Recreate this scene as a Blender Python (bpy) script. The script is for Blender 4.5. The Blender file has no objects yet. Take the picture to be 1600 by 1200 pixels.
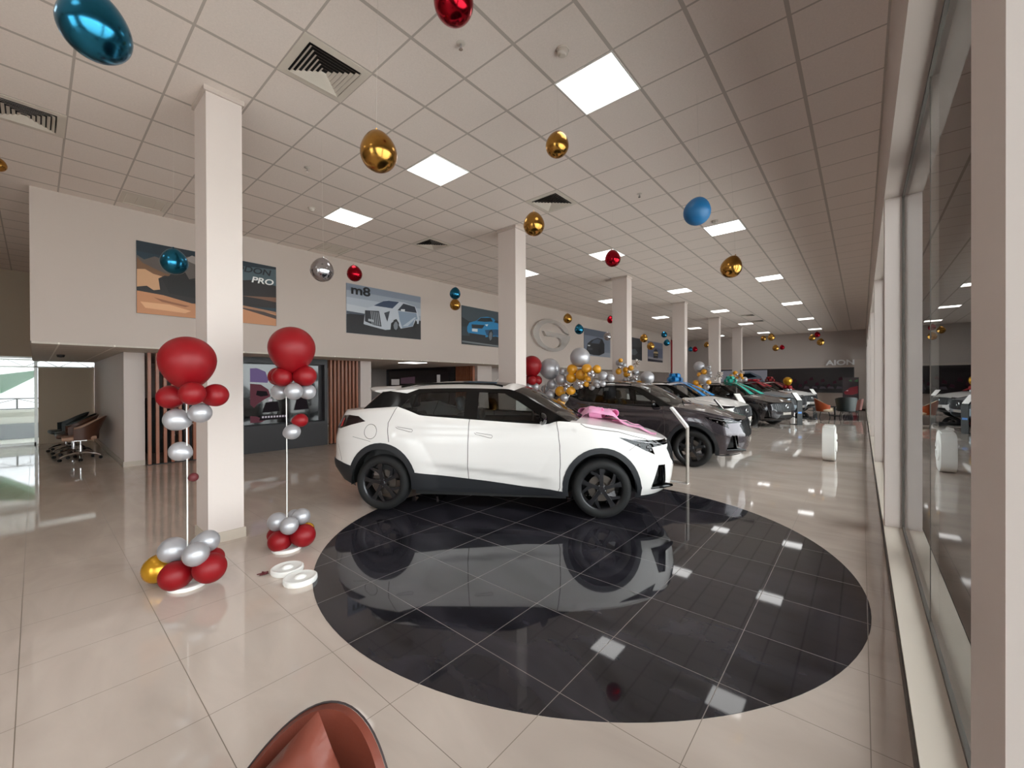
import bpy, bmesh, math, random
from mathutils import Vector, Matrix, geometry
random.seed(7)
PI = math.pi
S = bpy.context.scene
COL = S.collection

# ------------------------------------------------------------------ camera, world, light, exposure
CAM_H = 1.585
cd = bpy.data.cameras.new('camera'); cam = bpy.data.objects.new('camera', cd); COL.objects.link(cam)
cd.sensor_width = 36.0; cd.lens = 36.0 * 638.4 / 1600.0; cd.clip_start = 0.02; cd.clip_end = 200
cam.rotation_mode = 'XYZ'
cam.location = (0, 0, CAM_H)
_y, _p, _r = 0.708, -0.0033, -0.0033
_F = Vector((-math.sin(_y)*math.cos(_p), math.cos(_y)*math.cos(_p), math.sin(_p))); _R = Vector((math.cos(_y), math.sin(_y), 0)); _U = _R.cross(_F)
_R2 = _R*math.cos(_r)+_U*math.sin(_r); _U2 = -_R*math.sin(_r)+_U*math.cos(_r)
cam.rotation_euler = Matrix(((_R2.x, _U2.x, -_F.x), (_R2.y, _U2.y, -_F.y), (_R2.z, _U2.z, -_F.z))).to_euler('XYZ')
S.camera = cam
W = bpy.data.worlds.new('overcast_sky'); S.world = W; W.use_nodes = True
bg = W.node_tree.nodes['Background']; bg.inputs[0].default_value = (0.93, 0.96, 1.0, 1); bg.inputs[1].default_value = 9
S.view_settings.view_transform = 'Standard'; S.view_settings.look = 'None'
S.view_settings.gamma = 1; S.view_settings.use_curve_mapping = False
S.view_settings.exposure = -0.38
S.cycles.use_denoising = True
S.cycles.max_bounces = 10; S.cycles.diffuse_bounces = 8; S.cycles.glossy_bounces = 5
S.cycles.transparent_max_bounces = 16; S.cycles.transmission_bounces = 8
S.cycles.caustics_reflective = False; S.cycles.caustics_refractive = False
S.cycles.sample_clamp_indirect = 6
PANEL = 5          # emission of the ceiling panels

# ------------------------------------------------------------------ materials
def srgb(r, g, b):
    f = lambda c: (c/255/12.92) if c/255 <= 0.04045 else ((c/255+0.055)/1.055)**2.4
    return (f(r), f(g), f(b), 1)
MATS = {}
def mat(name, col, rough=0.5, metal=0.0, coat=0.0, spec=0.5, emis=None, es=0.0, bump=None, sheen=0):
    m = bpy.data.materials.new(name); m.use_nodes = True
    p = m.node_tree.nodes['Principled BSDF']
    if len(col) == 3: col = (*col, 1)
    p.inputs['Base Color'].default_value = col
    p.inputs['Roughness'].default_value = rough
    p.inputs['Metallic'].default_value = metal
    p.inputs['Coat Weight'].default_value = coat
    p.inputs['Coat Roughness'].default_value = 0.03
    p.inputs['Specular IOR Level'].default_value = spec
    if emis:
        p.inputs['Emission Color'].default_value = (*emis[:3], 1)
        p.inputs['Emission Strength'].default_value = es
    nt = m.node_tree; N = nt.nodes; L = nt.links
    # faint procedural variation so that nothing is a dead flat colour
    if bump:
        sc, st, dist = bump
        g = N.new('ShaderNodeNewGeometry'); n = N.new('ShaderNodeTexNoise'); n.inputs['Scale'].default_value = sc; n.inputs['Detail'].default_value = 3
        b = N.new('ShaderNodeBump'); b.inputs['Strength'].default_value = st; b.inputs['Distance'].default_value = dist
        L.new(g.outputs['Position'], n.inputs['Vector']); L.new(n.outputs['Fac'], b.inputs['Height']); L.new(b.outputs['Normal'], p.inputs['Normal'])
    MATS[name] = m
    return m
def emit(name, col, s):
    m = bpy.data.materials.new(name); m.use_nodes = True; nt = m.node_tree; nt.nodes.clear()
    e = nt.nodes.new('ShaderNodeEmission'); o = nt.nodes.new('ShaderNodeOutputMaterial')
    e.inputs[0].default_value = (*col[:3], 1); e.inputs[1].default_value = s
    nt.links.new(e.outputs[0], o.inputs[0]); return m
def glass(name, tint, refl=1.0, ior=1.5):
    m = bpy.data.materials.new(name); m.use_nodes = True; nt = m.node_tree; nt.nodes.clear()
    t = nt.nodes.new('ShaderNodeBsdfTransparent'); g = nt.nodes.new('ShaderNodeBsdfGlossy'); f = nt.nodes.new('ShaderNodeFresnel')
    x = nt.nodes.new('ShaderNodeMixShader'); o = nt.nodes.new('ShaderNodeOutputMaterial')
    t.inputs[0].default_value = (*tint, 1); g.inputs['Roughness'].default_value = 0.0; g.inputs[0].default_value = (refl, refl, refl, 1)
    f.inputs[0].default_value = ior
    L = nt.links; L.new(f.outputs[0], x.inputs[0]); L.new(t.outputs[0], x.inputs[1]); L.new(g.outputs[0], x.inputs[2]); L.new(x.outputs[0], o.inputs[0])
    return m
def grid_nodes(nt, size, ox, oy, half):
    """returns a socket that is 1 on the joints of a square grid in world x,y"""
    N = nt.nodes; L = nt.links
    g = N.new('ShaderNodeNewGeometry'); s = N.new('ShaderNodeSeparateXYZ'); L.new(g.outputs['Position'], s.inputs[0])
    outs = []
    for k, o in ((0, ox), (1, oy)):
        a = N.new('ShaderNodeMath'); a.operation = 'SUBTRACT'; a.inputs[1].default_value = o; L.new(s.outputs[k], a.inputs[0])
        b = N.new('ShaderNodeMath'); b.operation = 'PINGPONG'; b.inputs[1].default_value = size/2; L.new(a.outputs[0], b.inputs[0])
        c = N.new('ShaderNodeMath'); c.operation = 'LESS_THAN'; c.inputs[1].default_value = half*((1.35, .8)[k] if half > .01 else 1); L.new(b.outputs[0], c.inputs[0])
        outs.append(c)
    m = N.new('ShaderNodeMath'); m.operation = 'MAXIMUM'; L.new(outs[0].outputs[0], m.inputs[0]); L.new(outs[1].outputs[0], m.inputs[1])
    return m.outputs[0], g
def tile_mat(name, c1, c2, joint, size, ox, oy, half, rough, jrough, nscale, stretch=(1, 1, 1), bumpst=0.0, spec=0.5, wob=0.0):
    m = bpy.data.materials.new(name); m.use_nodes = True; nt = m.node_tree; N = nt.nodes; L = nt.links
    p = N['Principled BSDF']; p.inputs['Specular IOR Level'].default_value = spec
    j, g = grid_nodes(nt, size, ox, oy, half)
    mp = N.new('ShaderNodeMapping'); mp.inputs['Scale'].default_value = stretch; L.new(g.outputs['Position'], mp.inputs[0])
    n = N.new('ShaderNodeTexNoise'); n.inputs['Scale'].default_value = nscale; n.inputs['Detail'].default_value = 6; n.inputs['Distortion'].default_value = 0.8
    L.new(mp.outputs[0], n.inputs['Vector'])
    r = N.new('ShaderNodeValToRGB'); r.color_ramp.elements[0].position = 0.32; r.color_ramp.elements[1].position = 0.72
    r.color_ramp.elements[0].color = (*c1[:3], 1); r.color_ramp.elements[1].color = (*c2[:3], 1); L.new(n.outputs['Fac'], r.inputs[0])
    x = N.new('ShaderNodeMix'); x.data_type = 'RGBA'; L.new(j, x.inputs[0]); L.new(r.outputs[0], x.inputs[6]); x.inputs[7].default_value = (*joint[:3], 1)
    L.new(x.outputs[2], p.inputs['Base Color'])
    y = N.new('ShaderNodeMix'); y.data_type = 'FLOAT'; L.new(j, y.inputs[0]); y.inputs[2].default_value = rough; y.inputs[3].default_value = jrough
    L.new(y.outputs[0], p.inputs['Roughness'])
    if bumpst:
        n2 = N.new('ShaderNodeTexNoise'); n2.inputs['Scale'].default_value = 90 if not wob else wob; n2.inputs['Detail'].default_value = 2; L.new(g.outputs['Position'], n2.inputs['Vector'])
        b = N.new('ShaderNodeBump'); b.inputs['Strength'].default_value = bumpst; b.inputs['Distance'].default_value = 0.004
        L.new(n2.outputs['Fac'], b.inputs['Height']); L.new(b.outputs[0], p.inputs['Normal'])
    return m
CT = 0.6127; CX = -3.502; CY = 2.693; CZ = 4.5
M_floor = tile_mat('polished_beige_porcelain', srgb(192, 177, 166), srgb(209, 194, 183), srgb(124, 110, 97), 0.6, -2.371, 1.134, 0.0018, 0.04, 0.4, 1.1, (1, 2.5, 1), spec=0.6)
M_black = tile_mat('polished_black_porcelain', srgb(24, 23, 28), srgb(56, 54, 61), srgb(128, 120, 116), 0.6, -2.371, 1.134, 0.0022, 0.035, 0.4, 1.6, (1, 2.2, 1), spec=0.5)
M_ceil = tile_mat('mineral_fibre_ceiling_tile', srgb(224, 212, 204), srgb(231, 219, 211), srgb(182, 171, 162), CT, CX, CY, 0.012, 0.85, 0.6, 60, bumpst=0.25, spec=0.2)
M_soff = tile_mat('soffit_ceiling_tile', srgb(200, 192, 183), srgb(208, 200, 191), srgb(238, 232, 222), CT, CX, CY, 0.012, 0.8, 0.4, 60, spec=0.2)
M_wall = mat('warm_white_paint', srgb(196, 183, 175), 0.75, bump=(35, 0.05, 0.01), spec=0.25)
M_colm = mat('column_paint', srgb(212, 200, 194), 0.6, bump=(35, 0.05, 0.01), spec=0.3)
M_taupe = mat('taupe_paint', srgb(178, 164, 146), 0.8, bump=(35, 0.05, 0.01), spec=0.25)
M_greyw = mat('grey_paint', srgb(186, 176, 171), 0.8, bump=(35, 0.05, 0.01), spec=0.25)
M_cream = mat('cream_stone', srgb(222, 210, 196), 0.35, bump=(12, 0.05, 0.01))
M_base = mat('beige_skirting', srgb(196, 184, 170), 0.35)
M_frame = mat('gasket_and_sill_shade', srgb(80, 74, 68), 0.5)
M_alu = mat('aluminium_frame', srgb(150, 150, 146), 0.35, 0.8)
M_glass = glass('clear_window_glass', (0.95, 0.97, 0.955), 1.0, 1.33)
M_carglass = glass('tinted_car_glass', (0.52, 0.55, 0.55), 1.0, 1.5)
M_carglass_b = glass('dark_car_glass', (0.30, 0.32, 0.33), 1.0, 1.55)
M_wood = mat('copper_brown_slat', srgb(158, 98, 72), 0.35, bump=(20, 0.1, 0.01))
M_dark = mat('charcoal_panel', srgb(46, 44, 47), 0.4)
M_blk = mat('matt_black', srgb(14, 14, 15), 0.6)
M_gblk = mat('gloss_black', srgb(6, 6, 7), 0.12, spec=0.35)
M_clad = mat('grey_black_plastic', srgb(32, 33, 37), 0.5)
M_white = mat('pearl_white_paint', srgb(232, 227, 224), 0.25, coat=0.35)
M_grey = mat('dark_grey_metallic_paint', srgb(74, 68, 73), 0.22, 0.6, coat=1.0)
M_char = mat('charcoal_paint', srgb(48, 45, 49), 0.2, 0.4, coat=1.0)
M_silv = mat('silver_blue_paint', srgb(150, 162, 172), 0.28, 0.6, coat=1.0)
M_gap = mat('panel_gap', srgb(70, 64, 62), 0.8)
M_tire = mat('tyre_rubber', srgb(13, 12, 13), 0.75, bump=(60, 0.1, 0.005))
M_rim = mat('black_alloy', srgb(44, 43, 46), 0.28, 0.6, coat=0.4)
M_rims = mat('machined_alloy', srgb(150, 148, 150), 0.25, 0.9)
M_disc = mat('brake_disc_steel', srgb(100, 92, 86), 0.35, 0.9)
M_chrome = mat('chrome', srgb(220, 220, 222), 0.08, 1.0)
M_lamp = glass('lamp_lens', (0.42, 0.44, 0.47), 1.0, 1.45)
M_lampin = mat('lamp_reflector', srgb(120, 124, 134), 0.2, 0.9)
M_tail = mat('smoked_tail_lens', srgb(26, 12, 16), 0.08, coat=1.0)
M_tailred = mat('red_tail_lens', srgb(190, 20, 30), 0.15, coat=1.0)
M_grille = mat('grille_mesh', srgb(30, 30, 32), 0.35, 0.5)
M_seat = mat('seat_in_film', srgb(92, 94, 96), 0.25, coat=0.6, bump=(14, 0.8, 0.03))
M_cab = mat('cabin_black', srgb(26, 26, 28), 0.6)
M_leather = mat('brown_leather', srgb(116, 56, 42), 0.42, bump=(26, 0.25, 0.01))
M_leather_o = mat('orange_leather', srgb(176, 78, 38), 0.45)
M_leather_d = mat('dark_green_leather', srgb(38, 44, 44), 0.5)
M_leather_r = mat('dusty_red_leather', srgb(140, 72, 62), 0.5)
M_creamf = mat('cream_fabric', srgb(214, 190, 160), 0.8)
M_pip = mat('dark_piping', srgb(52, 40, 40), 0.6)
M_plw = mat('white_plastic', srgb(236, 234, 230), 0.35)
M_stand = mat('stand_white', srgb(236, 232, 228), 0.35)
M_standg = mat('stand_grey', srgb(150, 142, 134), 0.45)
M_ebon = mat('ebony_legs', srgb(34, 24, 20), 0.4)
M_b = {
 'R': mat('satin_red_balloon', srgb(132, 8, 18), 0.45, coat=0.0, spec=0.35),
 's': mat('pearl_silver_balloon', srgb(176, 174, 178), 0.34, 0.45),
 'g': mat('mustard_balloon', srgb(216, 150, 30), 0.30, coat=0.3),
 'G': mat('gold_metal_balloon', srgb(205, 150, 40), 0.22, 0.6),
 'c': mat('chrome_silver_balloon', srgb(214, 212, 216), 0.14, 0.9),
 'D': mat('shrivelled_maroon_balloon', srgb(92, 30, 34), 0.6),
 'f': None}
M_bc = {
 'gold': mat('chrome_gold_balloon', srgb(180, 134, 66), 0.2, 1.0),
 'blue': mat('chrome_blue_balloon', srgb(44, 116, 148), 0.2, 1.0),
 'red': mat('chrome_red_balloon', srgb(160, 20, 36), 0.18, 1.0),
 'silver': mat('chrome_grey_balloon', srgb(180, 178, 182), 0.16, 1.0),
 'mblue': mat('matt_blue_balloon', srgb(24, 100, 152), 0.45)}
M_string = mat('string', srgb(200, 190, 180), 0.8)
M_foil = mat('silver_foil', srgb(220, 214, 210), 0.2, 1.0)
M_emit = emit('panel_light', (1.0, 0.985, 0.96), PANEL)

# ------------------------------------------------------------------ mesh helpers
class MB:
    def __init__(s): s.v = []; s.f = []; s.mi = []; s.M = Matrix.Identity(4)
    def add(s, vs, fs, mi=0):
        b = len(s.v); s.v += [tuple(s.M @ Vector(p)) for p in vs]
        for f in fs: s.f.append([b+i for i in f]); s.mi.append(mi)
        return s
    def box(s, lo, hi, mi=0, bev=0.0):
        x0, y0, z0 = lo; x1, y1, z1 = hi
        if bev <= 0:
            return s.add([(x0,y0,z0),(x1,y0,z0),(x1,y1,z0),(x0,y1,z0),(x0,y0,z1),(x1,y0,z1),(x1,y1,z1),(x0,y1,z1)],
                         [(0,3,2,1),(4,5,6,7),(0,1,5,4),(1,2,6,5),(2,3,7,6),(3,0,4,7)], mi)
        bm = bmesh.new(); bmesh.ops.create_cube(bm, size=1)
        for v in bm.verts: v.co = Vector((x0+(v.co.x+.5)*(x1-x0), y0+(v.co.y+.5)*(y1-y0), z0+(v.co.z+.5)*(z1-z0)))
        bmesh.ops.bevel(bm, geom=list(bm.edges), offset=bev, segments=2, affect='EDGES', profile=0.6)
        bm.verts.index_update(); s.add([v.co[:] for v in bm.verts], [[v.index for v in f.verts] for f in bm.faces], mi); bm.free(); return s
    def tube(s, path, r, n=8, mi=0, cap=True):
        rs = r if isinstance(r, (list, tuple)) else [r]*len(path)
        P = [Vector(p) for p in path]; vs = []; up = None
        for i, p in enumerate(P):
            t = (P[min(i+1, len(P)-1)]-P[max(i-1, 0)]).normalized()
            if up is None:
                up = Vector((0,0,1)) if abs(t.z) < .9 else Vector((1,0,0))
            a = t.cross(up).normalized(); b = a.cross(t).normalized(); up = b
            for k in range(n):
                an = 2*PI*k/n; vs.append(p+a*math.cos(an)*rs[i]+b*math.sin(an)*rs[i])
        fs = [(i*n+k, i*n+(k+1)%n, (i+1)*n+(k+1)%n, (i+1)*n+k) for i in range(len(P)-1) for k in range(n)]
        if cap: fs += [tuple(range(n))[::-1], tuple((len(P)-1)*n+k for k in range(n))]
        return s.add(vs, fs, mi)
    def lathe(s, prof, n=32, mi=0, c=(0,0,0), axis='z', a0=0, a1=2*PI):
        """prof: (r, h) pairs"""
        full = abs(a1-a0-2*PI) < 1e-6; m = n if full else n+1; vs = []
        for (r, h) in prof:
            for k in range(m):
                an = a0+(a1-a0)*k/n; x, y = r*math.cos(an), r*math.sin(an)
                p = (x, y, h) if axis == 'z' else ((x, h, y) if axis == 'y' else (h, x, y))
                vs.append((p[0]+c[0], p[1]+c[1], p[2]+c[2]))
        fs = []
        for i in range(len(prof)-1):
            for k in range(n):
                k2 = (k+1) % m; q = (i*m+k, i*m+k2, (i+1)*m+k2, (i+1)*m+k)
                if prof[i][0] < 1e-6: q = (i*m+k, (i+1)*m+k2, (i+1)*m+k)
                elif prof[i+1][0] < 1e-6: q = (i*m+k, i*m+k2, (i+1)*m+k)
                fs.append(q if axis != 'y' else q[::-1])
        return s.add(vs, fs, mi)
    def prism(s, poly, h0, h1, mi=0, axis='z', side_mi=None):
        """poly 2D extruded along axis between h0 and h1. axis z: (x,y); x: (y,z); y: (x,z)"""
        def T(p, h): return {'z': (p[0], p[1], h), 'x': (h, p[0], p[1]), 'y': (p[0], h, p[1])}[axis]
        n = len(poly); tri = geometry.tessellate_polygon([[Vector((a, b, 0)) for a, b in poly]])
        vs = [T(p, h0) for p in poly]+[T(p, h1) for p in poly]
        s.add(vs, [tuple(t) for t in tri]+[tuple(n+i for i in t) for t in tri], mi)
        b = len(s.v)-2*n
        for i in range(n):
            s.f.append([b+i, b+(i+1) % n, b+n+(i+1) % n, b+n+i]); s.mi.append(mi if side_mi is None else side_mi)
        return s
    def build(s, name, mats, parent=None, smooth=True, ang=40, loc=None, recalc=True):
        me = bpy.data.meshes.new(name); me.from_pydata(s.v, [], s.f)
        if not isinstance(mats, (list, tuple)): mats = [mats]
        for m in mats: me.materials.append(m)
        me.polygons.foreach_set('material_index', s.mi)
        if recalc:
            bm = bmesh.new(); bm.from_mesh(me); bmesh.ops.remove_doubles(bm, verts=bm.verts, dist=1e-5)
            bmesh.ops.recalc_face_normals(bm, faces=bm.faces); bm.to_mesh(me); bm.free()
        if smooth:
            me.polygons.foreach_set('use_smooth', [True]*len(me.polygons)); me.set_sharp_from_angle(angle=math.radians(ang))
        o = bpy.data.objects.new(name, me); COL.objects.link(o)
        if parent: o.parent = parent
        if loc: o.location = loc
        return o
def thing(name, label, cat, loc=(0,0,0), rz=0, group=None):
    o = bpy.data.objects.new(name, None); COL.objects.link(o); o.empty_display_size = .1
    o.location = loc; o.rotation_euler = (0, 0, rz); tag(o, label, cat, group); return o
def tag(o, label, cat=None, group=None, kind=None):
    if label: o['label'] = label
    if cat: o['category'] = cat
    if group: o['group'] = group
    if kind: o['kind'] = kind
    return o
def struct(o): o['kind'] = 'structure'; return o
def dup(o, parent=None, label=None, remap=None):
    c = o.copy(); COL.objects.link(c); c.parent = parent
    if label: c['label'] = label
    if remap and c.type == 'MESH':
        for sl in c.material_slots:
            if sl.material and sl.material.name in remap:
                m = remap[sl.material.name]; sl.link = 'OBJECT'; sl.material = m
    for ch in o.children: dup(ch, c, None, remap)
    return c
def text_mesh(txt, size, ext, bold=0.0, shear=0.0, sx=1.0):
    cu = bpy.data.curves.new('t', 'FONT'); cu.body = txt; cu.size = size; cu.extrude = ext; cu.offset = bold; cu.shear = shear
    cu.align_x = 'LEFT'; ob = bpy.data.objects.new('t', cu); COL.objects.link(ob)
    dg = bpy.context.evaluated_depsgraph_get(); me = bpy.data.meshes.new_from_object(ob.evaluated_get(dg))
    COL.objects.unlink(ob); bpy.data.objects.remove(ob)
    vs = [(v.co.x*sx, v.co.y, v.co.z) for v in me.vertices]; fs = [list(p.vertices) for p in me.polygons]; bpy.data.meshes.remove(me)
    return vs, fs

# ------------------------------------------------------------------ room shell
XL, XR, YB, YF = -16.5, 0.32, -6.0, 30.0
struct(MB().box((XL-.2, YB-.2, -.2), (.17, YF+.2, 0)).build('floor', M_floor, smooth=False))
struct(MB().box((XL-.2, YB-.2, CZ), (.6, YF+.2, CZ+.15)).build('ceiling', M_ceil, smooth=False))
def disc(name, c, r, mt, h=.002):
    n = 128; vs = [(c[0]+r*math.cos(2*PI*k/n), c[1]+r*math.sin(2*PI*k/n)) for k in range(n)]
    return struct(MB().prism(vs, -.05, h).build(name, mt, smooth=False))
disc('floor_circle', (-2.367, 3.65), 2.416, M_black)
disc('floor_circle', (-1.75, 23.2), 2.2, M_black)
# upper wall of the mezzanine box (its front carries the posters)
struct(MB().box((XL, -.04, 2.22), (-9.27, 26.45, CZ)).build('wall_mezzanine', M_wall, smooth=False))
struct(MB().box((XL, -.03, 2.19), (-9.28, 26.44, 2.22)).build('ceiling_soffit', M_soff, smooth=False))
struct(MB().box((XL-.2, 26.45, 0), (XL, YF, CZ)).build('wall_left', M_wall, smooth=False))
# far wall with its lower part
struct(MB().box((XL, YF, 0), (XR+.4, YF+.2, CZ)).build('wall_far', M_greyw, smooth=False))
struct(MB().box((-7.6, YF-.06, 0), (XR-.14, YF, 2.5)).build('wall_far_panel', M_wall, smooth=False))
struct(MB().box((-.32, YF-.07, 2.3), (.15, YF-.001, 2.83)).build('wall_far_return', M_wall, smooth=False))
struct(MB().box((-1.6, YF-.10, 0), (.15, YF-.06, .06)).build('baseboard_far', M_dark, smooth=False))
# grey wall of the recess beyond the second column
struct(MB().box((-10.8, 13.2, 0), (-10.6, 26.4, 2.19)).build('wall_recess', M_greyw, smooth=False))
struct(MB().box((-10.8, 26.2, 0), (-9.3, 26.4, 2.19)).build('wall_recess_end', M_greyw, smooth=False))
struct(MB().box((XL, 26.4, 0), (-10.6, 26.45, CZ)).build('wall_recess_back', M_greyw, smooth=False))
# white wall the office chairs stand against, and its pillar
struct(MB().box((XL, 1.1, 0), (-10.66, 1.40, 2.19)).build('wall_office', M_colm, smooth=False))
struct(MB().box((XL, 1.085, 0), (-10.66, 1.1, .1)).build('baseboard_office', M_base, smooth=False))
struct(MB().box((-10.66, 1.085, 0), (-10.645, 1.40, .1)).build('baseboard_pillar', M_base, smooth=False))
# left end: glass front with frame, opaque panel and clerestory
struct(MB().box((XL-.15, YB, 2.30), (XL, -.04, CZ)).build('wall_left_upper', M_taupe, smooth=False))
struct(MB().box((XL-.12, .06, 0), (XL-.02, 1.1, 2.03)).build('wall_left_panel', M_taupe, smooth=False))
struct(MB().box((XL-.12, YB, 0), (XL, -2.83, 2.30)).build('wall_left_solid', M_taupe, smooth=False))
w = MB()
for y in (.02, -1.4, -2.8):
    w.box((XL-.08, y-.03, 0), (XL-.01, y+.03, 2.30))
w.box((XL-.08, -2.8, .0), (XL-.01, 0.02, .06)); w.box((XL-.08, -2.8, 2.26), (XL-.01, 1.1, 2.30)); w.box((XL-.08, 0, 2.03), (XL-.01, 1.1, 2.06))
wl = struct(w.build('window_1', M_alu, smooth=False))
p = MB().box((XL-.05, -2.8, .06), (XL-.045, 0, 2.26)).box((XL-.05, .05, 2.06), (XL-.045, 1.1, 2.26)).build('pane', M_glass, wl, smooth=False)
# wall behind the camera
struct(MB().box((XL, YB-.15, 0), (-1.9, YB, CZ)).box((-1.9, YB-.15, 3.4), (XR+.3, YB, CZ)).build('wall_back', M_wall, smooth=False))
w = MB(); w.box((-1.9, YB-.1, 0), (XR, YB-.02, .08)); w.box((-1.9, YB-.1, 3.32), (XR, YB-.02, 3.4))
for k in range(2): w.box((-1.9+k*1.1, YB-.1, 0), (-1.82+k*1.1, YB-.02, 3.4))
wb = struct(w.build('window_2', M_alu, smooth=False))
MB().box((-1.9, YB-.06, .08), (XR, YB-.055, 3.32)).build('pane', M_glass, wb, smooth=False)
# window side: sill, header, pilasters, glass
struct(MB().box((.17, YB, -.2), (XR+.16, YF, .10)).build('trim_1', M_cream, smooth=False))
struct(MB().box((.162, YB, 0.0), (.1705, YF, .088)).build('sill_shade_strip', M_frame, smooth=False))  # dark strip painted in for the shadow band along the sill front
struct(MB().box((.175, YB, 3.45), (XR+.2, YF, CZ)).build('wall_right', M_wall, smooth=False))
PY = [-3.6, 1.04, 5.68, 10.12, 14.7, 19.4, 24.1, 28.8]
for y in PY:
    struct(MB().box((.18, y, .10), (XR+.16, y+.28, 3.45)).build('pilaster', M_colm, smooth=False))
ends = [YB]+[v for y in PY for v in (y, y+.28)]+[YF]
for k in range(0, len(ends), 2):
    a, b = ends[k], ends[k+1]
    if b-a < .1: continue
    w = MB(); w.box((XR-.012, a, .10), (XR+.012, b, .125)); w.box((XR-.012, a, 3.43), (XR+.012, b, 3.45))
    w.box((XR-.012, a, .1), (XR+.012, a+.012, 3.45)); w.box((XR-.012, b-.012, .1), (XR+.012, b, 3.45))
    if b-a > 3:
        mid = a+2.22; w.box((XR-.005, mid-.004, .12), (XR+.006, mid+.004, 3.43))
    f = struct(w.build('window_%d' % (3+k//2), M_frame, smooth=False))
    MB().box((XR-.003, a, .12), (XR+.003, b, 3.44)).build('pane', M_glass, f, smooth=False)
# columns with skirting
for i, y in enumerate((1.10, 5.80, 10.52, 15.30, 19.98, 24.45)):
    c = struct(MB().box((-5.305, y, 0), (-4.87, y+.305, CZ)).build('column', M_colm, smooth=False))
    MB().box((-5.32, y-.015, 0), (-4.855, y+.32, .10)).build('baseboard', M_base, c, smooth=False)
    MB().box((-5.325, y-.02, CZ-.05), (-4.85, y+.325, CZ-.001)).build('collar', M_wall, c, smooth=False)
# outside: pavement, canopy, neighbouring wall, building with banner
struct(MB().box((-60, -60, -.35), (80, 90, -.21)).build('ground', mat('pavement', srgb(232, 230, 226), 0.8), smooth=False))
struct(MB().box((.52, YB, 3.95), (.92, YF, 4.15)).build('canopy', mat('canopy_concrete', srgb(170, 168, 164), 0.8), smooth=False))
for y in (4.6, 12.8, 20.2):
    struct(MB().box((.62, y, -.2), (.86, y+.3, 3.95)).build('canopy_post', M_colm, smooth=False))

# ------------------------------------------------------------------ ceiling fittings
rows = {-5.5: 'the row above the mezzanine wall', -1.5: 'the middle row', 2.5: 'the window-side row'}
order = ['nearest', 'second', 'third', 'fourth', 'fifth', 'farthest']
def ceil_at(i, j): return (CX+i*CT, CY+j*CT, CZ)
for i in (-5.5, -1.5, 2.5):
    for q, j in enumerate((1.5, 9.5, 17.5, 25.5, 33.5, 41.5)):
        t = thing('ceiling_light', 'square white ceiling light panel, %s in %s' % (order[q], rows[i]), 'ceiling light', ceil_at(i, j), 0, 'square ceiling light panels')
        h = CT/2-.012
        MB().box((-h, -h, -.006), (h, h, .0)).build('diffuser', M_emit, t, smooth=False)
        f = MB(); k = CT/2
        for a, b in (((-k,-k),(k,-h)), ((-k,h),(k,k)), ((-k,-h),(-h,h)), ((h,-h),(k,h))): f.box((a[0],a[1],-.010),(b[0],b[1],0))
        f.build('frame', M_plw, t, smooth=False)
    for j in (-6.5,):
        t = thing('ceiling_light', 'square white ceiling light panel behind the camera in %s' % rows[i], 'ceiling light', ceil_at(i, j), 0, 'square ceiling light panels')
        MB().box((-h, -h, -.006), (h, h, .0)).build('diffuser', M_emit, t, smooth=False)
t = thing('ceiling_light', 'square light panel set in the low ceiling under the mezzanine', 'ceiling light', (-10.2, 7.35, 2.19), 0, 'square ceiling light panels')
MB().box((-.3, -.3, -.01), (.3, .3, .0)).build('diffuser', M_emit, t, smooth=False)
def square_ring(m, r0, r1, z0, z1, mi=0):
    a = [(-r0,-r0,z0),(r0,-r0,z0),(r0,r0,z0),(-r0,r0,z0)]; b = [(-r1,-r1,z1),(r1,-r1,z1),(r1,r1,z1),(-r1,r1,z1)]
    m.add(a+b, [(k, (k+1) % 4, 4+(k+1) % 4, 4+k) for k in range(4)], mi)
def vent(i, j, label):
    t = thing('air_vent', label, 'air vent', ceil_at(i, j), 0, 'ceiling air diffusers')
    m = MB(); square_ring(m, .305, .24, -.004, -.008); square_ring(m, .24, .235, -.008, .0); square_ring(m, .305, .305, -.004, 0)
    m.build('frame', M_ceilf, t, smooth=False)
    m = MB()
    for k in range(6):
        r = .225-k*.036; square_ring(m, r, r-.030, -.018, .004+k*.0); square_ring(m, r-.0015, r-.0315, -.017, .005)
    m.build('louvre', M_ceilf, t, smooth=False)
    MB().box((-.235, -.235, -.001), (.235, .235, 0)).build('backing', M_blk, t, smooth=False)
M_ceilf = mat('vent_enamel', srgb(206, 196, 184), 0.5)
vent(-.5, -1.5, 'louvred square air diffuser in the ceiling right of the nearest column')
vent(-.5, 4.5, 'louvred square air diffuser in the ceiling above the second column')
vent(-5.5, 4.5, 'louvred square air diffuser in the ceiling above the white van poster')
vent(-5.5, -4.5, 'louvred square air diffuser in the ceiling at the left edge of the photo')
vent(-.5, 28.8, 'small distant air diffuser, nearer of two above the far cars')
vent(-.5, 32.5, 'small distant air diffuser, farther of two above the far cars')
for (i, j, lb) in ((-8.55, -2.5, 'flat return air grille in the ceiling by the left end of the mezzanine wall'), (-8.52, 2.5, 'flat return air grille in the ceiling above the silver balloon')):
    t = thing('return_grille', lb, 'air grille', ceil_at(i, j), 0)
    m = MB(); square_ring(m, .29, .235, -.003, -.012); square_ring(m, .235, .22, -.012, -.002); m.build('frame', M_ceilf, t, smooth=False)
    m = MB(); m.box((-.225, -.225, -.004), (.225, .225, 0)); m.box((-.19, -.1, -.008), (.19, -.09, -.004)); m.box((-.19, .12, -.008), (.19, .13, -.004)); m.build('plate', M_ceilf, t, smooth=False)
M_det = mat('detector_plastic', srgb(200, 190, 180), 0.5)
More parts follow.
